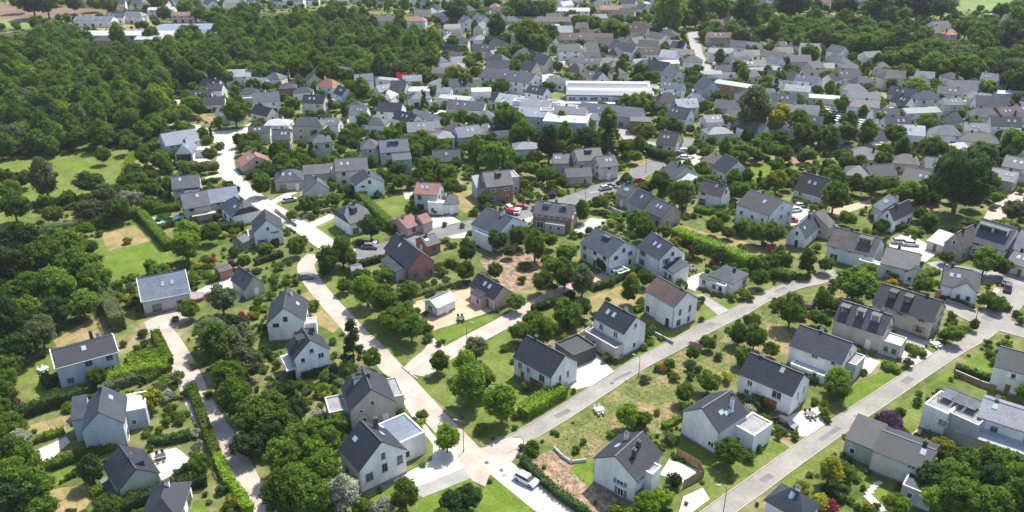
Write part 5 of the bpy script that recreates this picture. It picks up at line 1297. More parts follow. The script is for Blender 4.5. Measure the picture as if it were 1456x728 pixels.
TR(11, "20,260,110,d 178,125,125,t,f 300,100,170,r 400,160,150,o 230,50,100,r 310,310,180,r 385,290,130,d 320,375,120,f 180,420,170,f 40,430,120,o 670,215,120,d 685,130,80,y 755,130,90,d 545,250,45,y 110,350,110,r 520,35,90,o 870,355,40,f 545,580,75,f 605,560,60,d 750,517,50,y 790,490,50,r 1130,480,80,t 1030,540,80,t 900,597,70,t 1365,370,100,r 1290,440,130,r 1380,470,130,r 1320,570,110,d 1170,572,70,o 1005,628,80,d 850,640,70,g 930,690,70,f 1010,685,60,y 1145,35,75,p 1075,360,40,r 1310,220,80,f 1410,130,100,r 1235,690,90,y 1420,40,110,r 60,140,60,o 90,60,70,o 60,60,60,w 240,180,50,o 560,150,60,r 620,110,60,d 820,640,50,y 1060,650,60,o 800,410,50,o 980,340,35,c,d 760,700,70,o 1350,240,60,d 590,600,40,p 1250,240,60,o 770,280,40,d 900,675,50,f")
TR(12, "500,140,230,r 575,80,110,y 720,110,80,r 880,150,120,f 930,160,80,r 1240,30,150,f 1330,60,110,y 1260,250,90,f 1210,240,60,r 1310,275,90,f 130,320,170,r 240,305,80,v 280,350,100,o 310,260,120,f 370,270,90,r 1035,345,70,o 1060,445,110,r 990,460,80,d 1180,382,60,t 1350,485,80,t,f 790,610,80,o 550,660,55,d 400,700,140,f 1265,565,60,p 20,100,80,r 180,120,55,p 220,120,50,p 110,40,55,p 90,20,100,d 220,50,110,r 330,50,90,r 30,40,90,d 140,110,60,f 60,115,60,f 310,185,50,g 370,150,50,g 360,190,60,r 1020,5,80,r 320,430,50,f 700,330,0.1,r 1420,330,60,r 1440,370,60,y 1280,600,60,o 1180,655,50,d 680,640,55,f 740,655,45,r 830,550,60,r 880,565,50,d 190,345,70,o 40,300,60,d")
TR(15, "660,190,135,f 745,195,110,f 980,60,105,r 930,560,120,d 860,640,130,f 770,670,150,f 1230,390,165,r 1340,410,90,r 820,160,50,o 900,300,90,o 370,375,60,o 20,175,60,r 1000,15,80,f 1405,365,55,d 15,250,45,p 100,515,50,f 1240,540,50,y 920,330,60,r 720,230,60,d 560,290,60,o 180,470,35,o 410,330,50,p 990,680,30,o 600,330,50,r 70,20,70,r")
TR(16, "400,25,140,f 320,170,80,f 0,205,55,o 150,285,50,r 60,300,50,o 855,100,70,r 860,50,45,r 910,145,80,d 975,190,100,r 945,170,60,d 755,150,70,t,f 690,245,165,v 350,510,150,y 440,595,80,f 990,370,140,y 1050,400,110,y 1110,440,190,r 960,540,200,d 1060,560,220,r 1250,440,180,r 1360,460,190,r 1290,560,220,d 1430,570,200,r 1100,660,240,r 950,650,160,f 1290,690,240,r 740,680,150,f 1420,690,240,r 560,700,80,y 470,665,55,w 510,700,60,d 620,700,50,p 590,720,60,r 400,60,80,o 540,590,40,p 500,540,60,o 660,650,30,g 340,200,60,d 130,250,40,r")
TR(8, "1095,320,330,k,d 590,330,120,r 500,320,110,d 380,400,170,r 370,280,130,r 440,320,80,y 810,350,140,f 860,370,90,r 940,330,130,d 860,480,90,d 650,550,80,r 935,115,160,r 1230,130,145,r 1400,95,160,r 560,60,110,r 720,25,130,r 640,30,90,r 430,150,110,o 330,145,55,o 60,45,90,d 220,45,150,r 340,40,120,d 455,25,120,d 540,475,55,d 590,500,50,w 920,520,100,y 1045,680,80,r 1250,700,90,y 1400,470,130,o 1300,390,80,y 50,300,130,y 40,330,60,g 50,225,90,f 30,600,130,r 30,690,70,p 660,170,100,o 760,150,100,o 1350,370,60,d 1280,450,60,f 900,560,60,w 690,570,60,d 150,415,40,r 200,430,60,r 250,460,60,o 490,520,60,y 870,600,60,o 790,590,50,r 830,620,40,r 280,685,70,f 1210,60,80,r 1120,220,60,r 1000,250,70,r 470,45,60,d 730,140,60,r 1440,360,60,f")
TR(7, "60,40,150,r 210,90,140,l,d 300,35,110,l 420,60,150,d 550,70,150,c,d 360,80,100,r 650,110,100,f 110,220,110,d 170,278,70,y 240,280,100,r 500,420,90,d 395,490,90,y 755,20,120,o 840,320,130,r 880,325,80,d 960,390,150,r 975,455,50,r 1210,130,90,r 1320,130,120,r 1385,30,90,r 1400,100,80,r 1200,510,90,r 1320,550,100,d 1390,600,120,d 750,580,130,r 870,590,90,f 930,640,70,y 570,520,60,p 620,530,60,p 1150,560,100,d 1230,590,80,r 1300,680,60,p 1060,690,90,f 1180,720,90,f 45,620,120,f 130,690,140,f 215,640,90,r 310,710,125,f 120,380,50,y 605,310,35,t 695,330,40,r 150,390,60,d 280,310,80,w 1000,500,60,f 1050,330,50,o 1090,390,0.1,r 700,160,80,r 900,150,60,r 910,170,50,r 540,380,40,r 580,400,40,o 740,500,50,o 1420,420,60,r 1440,330,80,p 1370,330,50,f 1280,320,40,r 950,80,50,r 1020,130,60,f 1100,240,60,r 640,640,60,r 690,610,60,f 520,480,50,o 1160,380,60,f")
TR(6, "145,180,90,r 245,150,60,d 580,140,45,c,d 660,200,80,o 720,285,90,y 800,215,70,r 820,300,100,d 900,120,110,r 960,220,110,r 1085,255,120,r 1110,330,90,r 1150,340,60,o 1350,190,160,r 1335,75,90,w 1250,110,120,r 1420,85,80,w 1300,395,90,r 1015,470,55,r 650,560,140,d 1370,640,120,f 430,335,60,y 440,400,90,r 240,450,50,v 205,490,70,y 30,330,110,y 40,310,30,g 530,350,70,d 495,65,60,d 340,30,70,f 490,712,140,r 250,640,90,r 180,590,60,r 890,80,100,r 960,100,100,d 600,30,60,p 760,30,90,r 1000,90,80,o 880,290,60,r 760,350,60,r 900,440,50,r 450,410,70,f 690,380,50,o 80,240,60,r 60,215,60,r 160,240,50,r 230,680,100,o 110,650,60,r 60,690,80,d 1220,245,60,p 1190,270,60,p 1170,555,40,y 1070,550,40,f 1440,700,80,w 1200,715,110,w 990,540,50,d 1240,480,60,d 760,210,60,o 340,120,60,r 10,120,60,r 740,560,60,r 940,50,80,r 1180,110,60,r 480,350,50,f")
TR(4, "1385,400,200,k,d 1350,240,200,o 1220,190,170,r 1200,285,150,r 1100,330,140,o 850,480,130,f 880,540,80,o 235,190,110,r 240,320,110,r 350,430,110,r 385,338,65,d 110,360,70,r 1250,500,100,r 140,30,200,d 440,40,140,d 640,50,150,d 720,30,80,c,d 690,100,100,f 100,220,100,o 60,130,120,r 30,200,100,r 280,30,60,d 860,30,150,d 1000,30,150,d 900,190,80,r 1130,150,140,r 1250,140,130,r 1400,160,140,r 1330,60,100,d 1430,50,100,d 1300,450,80,o 780,400,100,r 960,530,70,d 700,480,60,d 620,390,60,y 590,340,50,y 60,690,160,y 170,710,160,f 320,680,90,f 460,710,110,d 640,680,90,f 420,600,90,p 540,650,60,f 900,700,120,f 470,560,50,r 80,440,80,d 20,460,80,r 1290,480,60,o 1220,350,80,r 1440,480,60,r 300,300,60,r 60,290,60,d 1150,690,60,f 1090,600,60,r 980,580,60,d 760,640,80,f 250,700,80,d 800,560,50,d")
TR(3, "100,200,190,f 190,190,150,r 160,250,130,r 580,160,150,f 620,190,100,d 455,130,100,r 380,125,90,r 500,140,60,l,d 970,240,100,c,d 900,90,190,f 980,100,120,f 860,120,100,r 1050,80,130,r 1170,50,160,r 1330,40,170,l,d 1290,60,120,d 1250,170,100,f 1300,215,100,r 620,400,80,o 350,370,60,y 735,400,90,f 770,430,60,r 740,590,150,r 660,590,90,r 1090,610,85,f 30,690,130,r 1370,650,220,o 280,700,90,r 420,700,90,r 545,705,110,r 990,540,40,f 1290,390,90,y 850,640,75,p 790,520,45,d 1320,440,80,y 1440,470,80,d 30,290,80,f 60,330,90,r 20,160,90,r 100,50,160,d 200,60,110,d 30,50,120,d 340,90,60,d 700,120,60,r 770,110,60,d 1180,340,70,o 480,270,60,o 390,250,60,o 260,380,60,y 900,700,90,f 480,640,60,r 950,720,60,f 1180,530,0.1,r 1010,490,50,r 1220,690,80,f 330,510,70,r 530,410,60,r 1420,200,90,d 1370,230,80,r 1430,100,100,r 1380,120,100,r 600,110,80,r 820,60,80,o 30,380,70,r 720,190,50,r 70,430,60,d")
TR(2, "600,520,100,l,d 385,445,100,y 330,460,80,r 430,450,70,r 690,575,100,y 820,550,80,d 900,565,60,y 985,440,100,f 1130,420,130,y 1190,470,90,f 1300,420,60,r 1395,480,110,f 1210,355,80,d 1140,55,150,d 1420,680,160,r 210,600,90,r 1180,290,70,r 1400,310,90,f 1420,230,90,o 1330,230,80,r 1300,100,80,d 1370,170,120,f 1330,20,90,r 820,80,60,o 850,40,60,r 1060,90,50,d 1240,30,80,d 1180,20,80,r 400,590,80,f 560,590,80,r 500,600,60,r 450,600,60,r 150,560,60,d 380,490,60,r 470,500,60,y 1170,660,100,f 1240,680,80,r 1300,700,80,d 1090,480,70,o 1240,420,60,p 620,700,100,r 700,700,70,d 1000,520,70,o 1030,480,60,r 890,200,60,r 1440,400,60,d 1120,250,80,y 740,560,60,r 30,700,60,f 1010,620,60,y 1080,610,60,f 1300,620,70,y 1420,560,50,o 950,650,0.1,r")
TR(1, "1335,640,150,r 1090,590,120,f 1040,640,110,y 1130,620,90,r 960,660,120,r 880,640,110,f 420,25,90,d 180,15,150,d 260,15,150,d 110,10,110,d 540,15,90,r 620,30,100,d 930,80,80,d 1130,80,80,d 1050,40,100,r 900,10,100,r 1200,90,100,r 1080,190,120,o 1290,180,70,o 1400,120,160,r 1330,110,100,r 670,220,90,r 540,185,50,d 860,210,90,r 740,195,60,r 1240,60,90,r 1440,60,90,d 1340,520,70,d 1440,500,90,f 1110,440,90,d 1150,560,70,r 1290,440,50,r 1220,600,50,r")

# ------------------------------------------------------------------ hedges
def hedge(t, pts, w, h, leaf='green', k=None):
    P = [G(t, pts[i], pts[i + 1]) for i in range(0, len(pts), 2)]
    line = []
    for a, b in zip(P, P[1:]):
        n = max(1, int((b - a).length / 1.2))
        line += [a.lerp(b, i / n) for i in range(n)]
    line.append(P[-1])
    c0 = line[len(line) // 2].copy()
    rs = np.random.RandomState(int(abs(c0.x * 7 + c0.y)) % 9999)
    n = len(line)
    D = []
    for i in range(n):
        d = line[min(i + 1, n - 1)] - line[max(i - 1, 0)]; d.normalize(); D.append(d)
    # rough solid core
    V, Fq = [], []
    for i, p in enumerate(line):
        nr = Vector((-D[i].y, D[i].x, 0)); hh = h * rs.uniform(.86, 1.0) - .12; ww = w / 2 * rs.uniform(.78, .92)
        for sx, z in ((-1, -.05), (-1, hh * .9), (-.6, hh), (.6, hh), (1, hh * .9), (1, -.05)):
            q = p + nr * (sx * ww) - c0; V.append((q.x, q.y, z))
    for i in range(n - 1):
        for kx in range(5):
            a = i * 6 + kx; Fq.append((a, a + 1, a + 7, a + 6))
    Fq.append((0, 1, 4, 5)); Fq.append((1, 2, 3, 4)); e = (n - 1) * 6; Fq.append((e, e + 5, e + 4, e + 1)); Fq.append((e + 1, e + 4, e + 3, e + 2))
    L = sum((b - a).length for a, b in zip(line, line[1:]))
    near = c0.length < 260
    m = int(L * (2 * h + w) * (16 if near else 7))
    k = rs.randint(0, n - 1, m); f = rs.uniform(0, 1, m)
    A = np.array([[p.x, p.y] for p in line]); Dn = np.array([[d.x, d.y] for d in D])
    base = A[k] * (1 - f[:, None]) + A[k + 1] * f[:, None]
    s = rs.uniform(0, 2 * h + w, m)
    off = np.where(s < h, -w / 2, np.where(s > h + w, w / 2, s - h - w / 2)) + rs.normal(size=m) * .07
    z = np.where(s < h, s, np.where(s > h + w, 2 * h + w - s, h + rs.normal(size=m) * .08 * h))
    nrm = np.stack([-Dn[k][:, 1], Dn[k][:, 0]], 1)
    C = np.concatenate([base + nrm * off[:, None] - np.array([[c0.x, c0.y]]), z[:, None]], 1)
    side = np.where(s < h, -1, np.where(s > h + w, 1, 0))
    Nn = np.concatenate([nrm * side[:, None], np.where(side == 0, 1, .25)[:, None]], 1) + rs.normal(size=(m, 3)) * .5
    Nn /= np.linalg.norm(Nn, axis=1)[:, None]
    Vl, Fl = leaf_quads(C, Nn, .17 if near else .26, rs)
    V = np.array(V, float)
    me = np_mesh('hedge', np.vstack([V, Vl]), np.vstack([np.array(Fq), Fl + len(V)]), ['leaf_' + leaf])
    o = link('hedge', me, None, c0, category='hedge', group='clipped hedges')
    hn = 'low' if h < 1.3 else 'tall' if h > 2.4 else 'clipped'
    AUTO.append((o, c0.x, c0.y, f"{hn} {DESC[leaf].split()[-1] if leaf != 'green' else 'green'} hedge"))
    A_, B_ = ribbon_pts(line, w)
    occupy([*A_, *B_[::-1]], .2, TREEOCC); occupy([*A_, *B_[::-1]], .2)

for a in [
 (9,(603,250,640,330,680,425),3,3.6,'olive'),(9,(885,455,930,545,965,620),1.8,1.8,'fresh'),(9,(960,645,830,665,720,690,600,728),3.2,2.2,'fresh'),(9,(610,190,700,172),2,1.6),(9,(850,128,960,85,1080,58),2.2,1.8),(9,(730,620,850,590,900,600),4,1.6,'fresh'),
 (9,(965,640,880,690,820,720),2,1.4),
 (5,(800,505,880,595,965,695),2.2,2.4,'green'),(5,(125,640,280,600,400,585,520,565),2.6,2.6,'olive'),(5,(520,565,640,535,790,500),2.4,2.6,'green'),(5,(790,110,745,190,715,290),2.2,2.2,'fresh'),(5,(800,500,910,480,1030,462),2.2,2),(5,(1010,225,1120,235,1240,232),2.4,2.2,'olive'),
 (5,(190,455,310,430,430,395),1.6,1.6,'dark'),(5,(1140,318,1240,308),2,1.4,'dark'),(5,(1200,590,1290,585,1390,575),2.2,2.2,'dark'),(5,(1120,215,1040,218),1.5,1.2),
 (13,(95,195,200,168,300,130,400,105,480,85),2,2.4,'dark'),(13,(235,500,330,465,430,432,590,385),1.8,1.5,'green'),(13,(690,728,800,690,900,650,1000,608,1180,565),2,2.2,'dark'),(13,(1090,30,1130,140,1180,280,1240,430),1.6,1.6,'green'),(13,(1240,430,1300,560,1360,640,1420,740),1.6,1.6,'fresh'),(13,(185,335,280,305,370,275),1.4,1.1,'fresh'),
 (13,(590,42,660,22,720,5,800,-20),1.8,1.8,'olive'),(13,(850,340,960,335,1090,305),1.6,1.4,'dark'),(13,(520,640,560,620,590,600),1.5,1.2,'fresh'),(13,(250,20,300,0),3,2.4,'dark'),
 (10,(590,60,670,40,750,18),1.6,1.5,'dark'),(10,(210,690,340,680,460,650),1.8,1.6,'dark'),(10,(0,50,70,25,150,0),1.6,1.6,'dark'),(10,(810,250,900,230,1000,200,1110,170),1.2,1.0,'olive'),
 (11,(115,315,200,290,280,262,350,235),1.6,1.7,'dark'),(11,(460,195,540,170,600,140,700,90),1.6,1.7,'dark'),(11,(1330,640,1290,600),1,1),(11,(700,320,740,305),1.4,1.2),
 (15,(58,440,130,515,200,585,300,665,420,745),1.3,1.3,'dark'),(15,(60,190,150,135,230,85,290,55),3,2.2,'fresh'),(15,(860,255,900,235,960,200),1,1,'green'),(14,(620,0,560,40),1.4,1.2),
 (6,(590,405,650,460,720,530,800,600),2.2,2.4,'green'),(6,(0,250,60,248,120,240),2,2,'dark'),(6,(1060,430,1100,420),1,1),(6,(260,440,350,420,400,400),1.6,1.4),
 (7,(720,115,770,145,830,175,905,190),2.6,3,'dark'),(0,(958,338,985,348,1015,360,1045,372,1066,380),3.2,3,'fresh'),(0,(1066,380,1100,392,1125,400),2.4,2.2),(7,(1040,470,1120,490,1200,460),2,1.6,'fresh'),
 (8,(600,585,700,582,785,578),2,1.8,'dark'),(8,(1060,700,1130,728),1.6,1.4),(8,(790,590,860,610),1.6,1.4,'fresh'),
 (12,(1250,285,1300,300,1362,300),3,1.5,'green'),(12,(780,520,830,540,890,565),1.8,1.0,'green'),(12,(645,622,700,640,735,665),1.5,1.1,'fresh'),(12,(1060,650,1120,665,1190,690,1290,728),1.2,1.4,'dark'),
 (12,(820,150,900,110,960,95),2,1.2),(12,(60,640,120,670,200,700,280,728),1.2,1.2,'dark'),(12,(980,240,1080,270,1170,310),.9,1.0,'dark'),
 (16,(310,600,370,640,430,680),1.2,1.4,'dark'),(16,(905,150,960,180,1030,220),2.2,1.8,'dark'),(16,(870,285,960,320,1080,380),1.2,1.0,'olive'),
 (4,(640,588,700,590,760,588),2,2,'green'),(4,(940,612,1020,616,1100,610),2.2,2.2,'green'),(4,(600,480,700,485,780,490),3,3,'dark'),(4,(1020,555,1100,550,1190,548),2,1.5,'green'),
 (0,(455,268,470,262,486,256),1.6,1.6),(0,(350,254,372,252,400,248),2.4,2.4,'dark'),(0,(300,274,330,262),1.4,1.2,'dark'),(0,(1160,452,1180,462),1.2,1.1),(0,(268,318,240,322,222,330),1.6,1.6,'dark'),
 (3,(640,620,720,622,800,618),2.4,2,'green'),(3,(1120,460,1180,500,1260,520),2,1.8,'dark'),(3,(680,600,760,585,830,590),2,2,'fresh'),
 (2,(200,430,300,405,360,400),1.4,1.2,'olive'),(1,(920,545,980,540,1040,530),2,1.6,'dark'),(1,(1160,640,1220,635,1270,625),1.6,1.5,'dark'),(1,(440,150,560,132,700,125,800,118),3,2.5,'dark'),
]:
    hedge(*a)

# ------------------------------------------------------------------ cars
CARS = {}
def car_parts(col, van=False):
    key = (col, van)
    if key in CARS: return CARS[key]
    h = 1.9 if van else 1.45
    prof = [(-2.1, .28), (2.1, .28), (2.15, .62), (2.0, .80), (1.25, .92), (-1.9, .98), (-2.12, .85)]
    body = MB()
    def loft(prof, ws, m):
        n = len(prof); vs = []
        for (x, z), w in zip(prof, ws): vs.append((x, -w, z))
        for (x, z), w in zip(prof, ws): vs.append((x, w, z))
        body_.add(vs, [tuple(range(n)), tuple(range(2 * n - 1, n - 1, -1))] + [(i, i + n, (i + 1) % n + n, (i + 1) % n) for i in range(n)], m)
    body_ = body; loft(prof, [.84, .84, .88, .88, .86, .86, .86], col)
    body_ = MB(); glassprof = [(1.25, .915), (.55, h - .06), (-1.35, h - .06), (-1.95, .96)]
    loft(glassprof, [.80, .64, .64, .78], 'glass'); glass = body_.mesh('cabin_glass')
    body_ = MB(); loft([(.60, h - .055), (.50, h), (-1.30, h), (-1.42, h - .055)], [.66, .62, .62, .66], col); top = body_.mesh('roof')
    wheel = MB().tube((0, -.1, 0), (0, .1, 0), .32, .32, 'rubber', 12).mesh('wheel'); rim = MB().tube((0, -.115, 0), (0, .115, 0), .19, .19, 'chrome', 8).mesh('rim')
    lamp = MB().box(0, -.16, -.07, .05, .16, .07, 'trim_white').mesh('headlight'); tail = MB().box(-.05, -.14, -.08, 0, .14, .08, 'red_paint').mesh('tail_light')
    CARS[key] = (body.mesh('body'), glass, top, wheel, rim, lamp, tail)
    return CARS[key]
def car(px, py, deg, col, label=None, van=False, t=0):
    X, Y = T(t, px, py) if t else (px, py)
    p = unproj(X, Y, .6); p.z = .03
    b, g, tp, wh, rim, lp, tl = car_parts(col, van)
    root = empty('parked_car', p, math.radians(deg), category='car', group='parked cars')
    link('body', b, root); link('cabin_glass', g, root); link('roof', tp, root)
    if p.y < 330:
        for sx in (1.3, -1.3):
            for sy in (-.8, .8):
                w = link('wheel', wh, root, (sx, sy, .32)); link('rim', rim, w)
        for sy in (-.62, .62):
            link('headlight', lp, root, (2.12, sy, .66)); link('tail_light', tl, root, (-2.09, sy, .8))
    if label: root['label'] = label
    else: AUTO.append((root, p.x, p.y, f"parked {col.split('_')[1]} {'van' if van else 'car'}"))
    occupy(circle(p.x, p.y, 2.2), 0, TREEOCC)
car(748, 681, -38, 'car_white', 'small white car driving down the pale lane by the dark hedge')
car(1118, 601, -50, 'car_black', 'dark car parked on the concrete driveway beside the brown garage door')
car(1433, 409, 60, 'car_black', 'tall black van parked on the street at the right edge', van=True)
car(524, 344, -6, 'car_white', 'white car, the upper of two by the bright front lawn')
car(526, 350, -6, 'car_grey', 'grey car, the lower of two by the bright front lawn')
car(412, 284, 30, 'car_silver', 'silver car parked under the cream gable by the white street')
car(435, 393, 10, 'car_grey', 'grey car where the beige path meets the white street')
for q in [(740,294,10,'car_red'),(729,301,-30,'car_red'),(725,296,-60,'car_white'),(766,296,8,'car_red'),(865,264,28,'car_grey'),(861,267,25,'car_silver'),(908,256,20,'car_red'),(968,219,-12,'car_black'),(974,224,-8,'car_white'),(981,216,20,'car_grey'),(972,214,25,'car_white'),
          (1124,312,-6,'car_red'),(1117,298,-30,'car_black'),(1131,298,20,'car_white'),(1138,292,20,'car_silver'),(1279,343,-6,'car_silver'),(1295,346,-10,'car_white'),(1142,212,-6,'car_blue'),(1148,213,-6,'car_white'),(1181,322,0,'car_grey'),
          (1430,400,60,'car_grey'),(736,300,80,'car_white'),(1230,60,0,'car_white'),(1322,28,0,'car_white'),(1328,28,0,'car_silver')]:
    car(*q)
def car_rows():
    R = random.Random(12)
    cols = ['car_white', 'car_white', 'car_silver', 'car_grey', 'car_black', 'car_red', 'car_blue']
    for i in range(6):
        for j in range(9):
            if R.random() < .25: continue
            px, py = 1166 + j * 6.6 + i * 4.5, 153 + i * 4.2 + j * 1.1
            if px < 1234: car(px, py, -60 + R.uniform(-4, 4), R.choice(cols))
    for k in range(11):
        f = k / 10
        for s in (-1, 1):
            if R.random() < .2: continue
            a = unproj(735 + 48 * f, 138 - 46 * f)
            car(*proj(a.x + s * 7.2, a.y, .6), 62, R.choice(cols))
    for k in range(8):
        a = unproj(986 + 3 * k, 58 + 7 * k); car(*proj(a.x + R.choice((-5, 5)), a.y, .6), 80, R.choice(cols))
car_rows()

# ------------------------------------------------------------------ street lamps, furniture and small structures
def lamp(px, py, h, deg, label):
    p = unproj(px, py)
    r = empty('street_lamp', p, math.radians(deg), label=label, category='street lamp', group='street lamps')
    MB().tube((0, 0, 0), (0, 0, .6), .11, .09, 'trim_dark', 8).tube((0, 0, .6), (0, 0, h - .4), .07, .05, 'trim_dark', 8).build('pole', r)
    a = MB().tube((0, 0, h - .42), (.35, 0, h - .08), .045, .04, 'trim_dark').tube((.33, 0, h - .09), (1.1, 0, h), .04, .035, 'trim_dark').build('arm', r)
    MB().box(.95, -.16, h - .04, 1.6, .16, h + .07, 'trim_grey').box(1.0, -.12, h - .06, 1.55, .12, h - .041, 'parasol').build('lamp_head', a)
lamp(659.5, 642, 6.5, 170, 'dark street lamp on the dry verge where the beige path meets the junction')
lamp(744, 659, 5.6, 178, 'dark street lamp at the upper end of the dark clipped hedge by the junction')
lamp(908, 535, 4.6, 150, 'slim street lamp on the lower side of the middle road by the rough field')
lamp(1028, 732, 5.5, 160, 'slim street lamp beside the lower road at the bottom edge')
lamp(664, 490, 5.0, 20, 'slim street lamp on the beige lane below the mown lawn')
lamp(918, 246, 7.0, 120, 'street lamp on the corner beside the dry verge of the main street')
lamp(832, 296, 6.5, 10, 'pale street lamp on the main street beside the timber and stone house')
lamp(1342, 412, 6.0, 90, 'slim street lamp in front of the upper street, right side')
lamp(356, 250, 5.0, 90, 'street lamp by the long dark hedge below the salmon-roofed house')
lamp(1302, 466, 4.5, 60, 'small street lamp by the corner street, next to the young tree')
lamp(1388, 452, 6.0, 200, 'street lamp at the meeting of the lower road and the corner street')

def manhole(px, py, label):
    p = unproj(px, py); p.z = .035
    o = MB().tube((0, 0, 0), (0, 0, .03), .38, .38, 'trim_dark', 14).build('manhole_cover', None, label=label, category='manhole cover'); o.location = p
manhole(713, 669, 'dark round cover in the middle of the beige junction')
manhole(692, 658, 'small dark cover left of the middle of the junction')
manhole(312, 198, 'dark cover on the white square at the top of the white street')
manhole(1216, 592, 'dark cover on the lower road near the black car')
manhole(870, 545, 'dark cover on the middle road below the long beige base')
def garden_set(px, py, label, deg=0, parasol=False, dark=False):
    p = unproj(px, py); m = 'trim_dark' if dark else 'trim_white'
    occupy(circle(p.x, p.y, 2.2), 0, TREEOCC)
    r = empty('garden_table', p, math.radians(deg), label=label, category='table')
    MB().box(-.8, -.5, .70, .8, .5, .76, m).build('tabletop', r)
    for sx in (-.7, .7):
        for sy in (-.4, .4): MB().box(sx - .04, sy - .04, 0, sx + .04, sy + .04, .70, m).build('leg', r)
    for i, (sx, sy, a) in enumerate(((-.45, -.95, 0), (.45, -.95, 0), (-.45, .95, math.pi), (.45, .95, math.pi))):
        q = r.matrix_basis @ Vector((sx, sy, 0))
        ch = empty('garden_chair', q, math.radians(deg) + a, category='chair', group='garden chairs')
        MB().box(-.24, -.22, .42, .24, .24, .47, m).build('seat', ch); MB().box(-.24, -.27, .47, .24, -.22, .95, m).build('backrest', ch)
        for lx in (-.2, .2):
            for ly in (-.2, .2): MB().box(lx - .02, ly - .02, 0, lx + .02, ly + .02, .42, m).build('leg', ch)
        ch['label'] = f"{['near left', 'near right', 'far left', 'far right'][i]} chair at the {label}"[:400]
    if parasol:
        o = empty('parasol', p + Vector((0, 0, 0)), 0, label='pale parasol over the ' + label, category='parasol')
        MB().tube((0, 0, 0), (0, 0, 2.5), .03, .03, 'trim_grey').build('pole', o)
        MB().tube((0, 0, 2.1), (0, 0, 2.6), 1.5, .05, 'parasol', 8).build('canopy', o)
garden_set(852, 586, 'white table on the open grass', 20)
garden_set(63, 528, 'white table left of the dark roof', 60)
garden_set(229, 652, 'dark table on the white terrace', 30, dark=True)
garden_set(1152, 592, 'dark table by the brown garage', 10, dark=True)
garden_set(985, 385, 'dark table in the white court', 10, dark=True)
garden_set(1330, 492, 'white table by the driveway lawn', 10)
garden_set(655, 455, 'dark table on the sandy yard', 10, dark=True)

def pool():
    p = unproj(238, 313)
    r = empty('swimming_pool', p, math.radians(12), label='rectangular pale blue swimming pool behind the clipped hedge', category='pool')
    mb = MB()
    mb.box(-4.6, -2.4, -.1, 4.6, -1.8, .14, 'white_paving').box(-4.6, 1.8, -.1, 4.6, 2.4, .14, 'white_paving').box(-4.6, -1.8, -.1, -4.0, 1.8, .14, 'white_paving').box(4.0, -1.8, -.1, 4.6, 1.8, .14, 'white_paving')
    mb.build('pool_edge', r); MB().box(-4.0, -1.8, -.1, 4.0, 1.8, .09, 'pool_water').build('water', r)
    MB().tube((3.6, 1.9, .1), (3.6, 1.9, .9), .03, .03, 'chrome').tube((3.6, 1.9, .9), (3.2, 1.6, .1), .03, .03, 'chrome').build('ladder', r)
pool()
def trampoline(px, py, label):
    p = unproj(px, py); r = empty('trampoline', p, 0, label=label, category='trampoline')
    MB().tube((0, 0, .75), (0, 0, .85), 1.9, 1.9, 'car_red', 20).build('rim_pad', r)
    MB().tube((0, 0, .851), (0, 0, .87), 1.6, 1.6, 'trim_grey', 20).build('jumping_mat', r)
    for i in range(6):
        a = i * math.pi / 3; MB().tube((1.8 * math.cos(a), 1.8 * math.sin(a), 0), (1.8 * math.cos(a), 1.8 * math.sin(a), .76), .04, .04, 'trim_grey').tube((1.9 * math.cos(a), 1.9 * math.sin(a), .8), (1.9 * math.cos(a), 1.9 * math.sin(a), 2.4), .03, .03, 'trim_grey').build('post', r)
trampoline(280, 425, 'round trampoline with reddish rim on the pale yard')
def stepping_stones():
    P = [G(16, x, y) for x, y in ((625, 565), (605, 583), (590, 600), (575, 618), (570, 640), (585, 655), (600, 670), (620, 690), (635, 706), (645, 722))]
    a = P[0]
    path = MB().add([(-.1, -.1, .02), (.1, -.1, .02), (.1, .1, .02), (-.1, .1, .02)], [(0, 1, 2, 3)], 'earth').build('garden_path', None, kind='structure'); path.location = a
    me = MB().box(-.75, -.36, 0, .75, .36, .07, 'white_paving').mesh('paving_slab')
    for i, p in enumerate(P):
        o = link('paving_slab', me, path, p - a + Vector((0, 0, .02)), .35 + .1 * (i % 3))
stepping_stones()
def pergola():
    p, q = G(16, 1030, 80, 5.2), G(16, 1150, 130, 5.2)
    c = (p + q) / 2; d = q - p; a = math.atan2(d.y, d.x)
    r = empty('pergola', (c.x, c.y, 5.1), a, label='black steel pergola frame on top of the white cube house', category='pergola')
    for y in (-1.9, 1.9): MB().box(-3, y - .06, .9, 3, y + .06, 1.05, 'trim_dark').build('beam', r)
    for x in (-3, -1, 1, 3): MB().box(x - .05, -1.84, .9, x + .05, 1.84, 1.0, 'trim_dark').build('rafter', r)
    for x in (-2.95, 2.95):
        for y in (-1.9, 1.9): MB().box(x - .05, y - .05, -.1, x + .05, y + .05, .9, 'trim_dark').build('post', r)
    for x in (-2, 0, 2): MB().box(x - .85, -1.7, .92, x + .85, 1.7, .95, 'glass').build('solar_panel', r)
pergola()
def solar():
    p = G(9, 970, 165, 5.3)
    o = MB().box(-1.1, -.6, 0, 1.1, .6, .06, 'render_pink').build('roof_panel', None, label='pinkish flat panel lying on the blue-grey metal roof', category='panel')
    o.location = p + Vector((0, 0, .35)); o.rotation_euler = (math.radians(40), 0, math.radians(24))
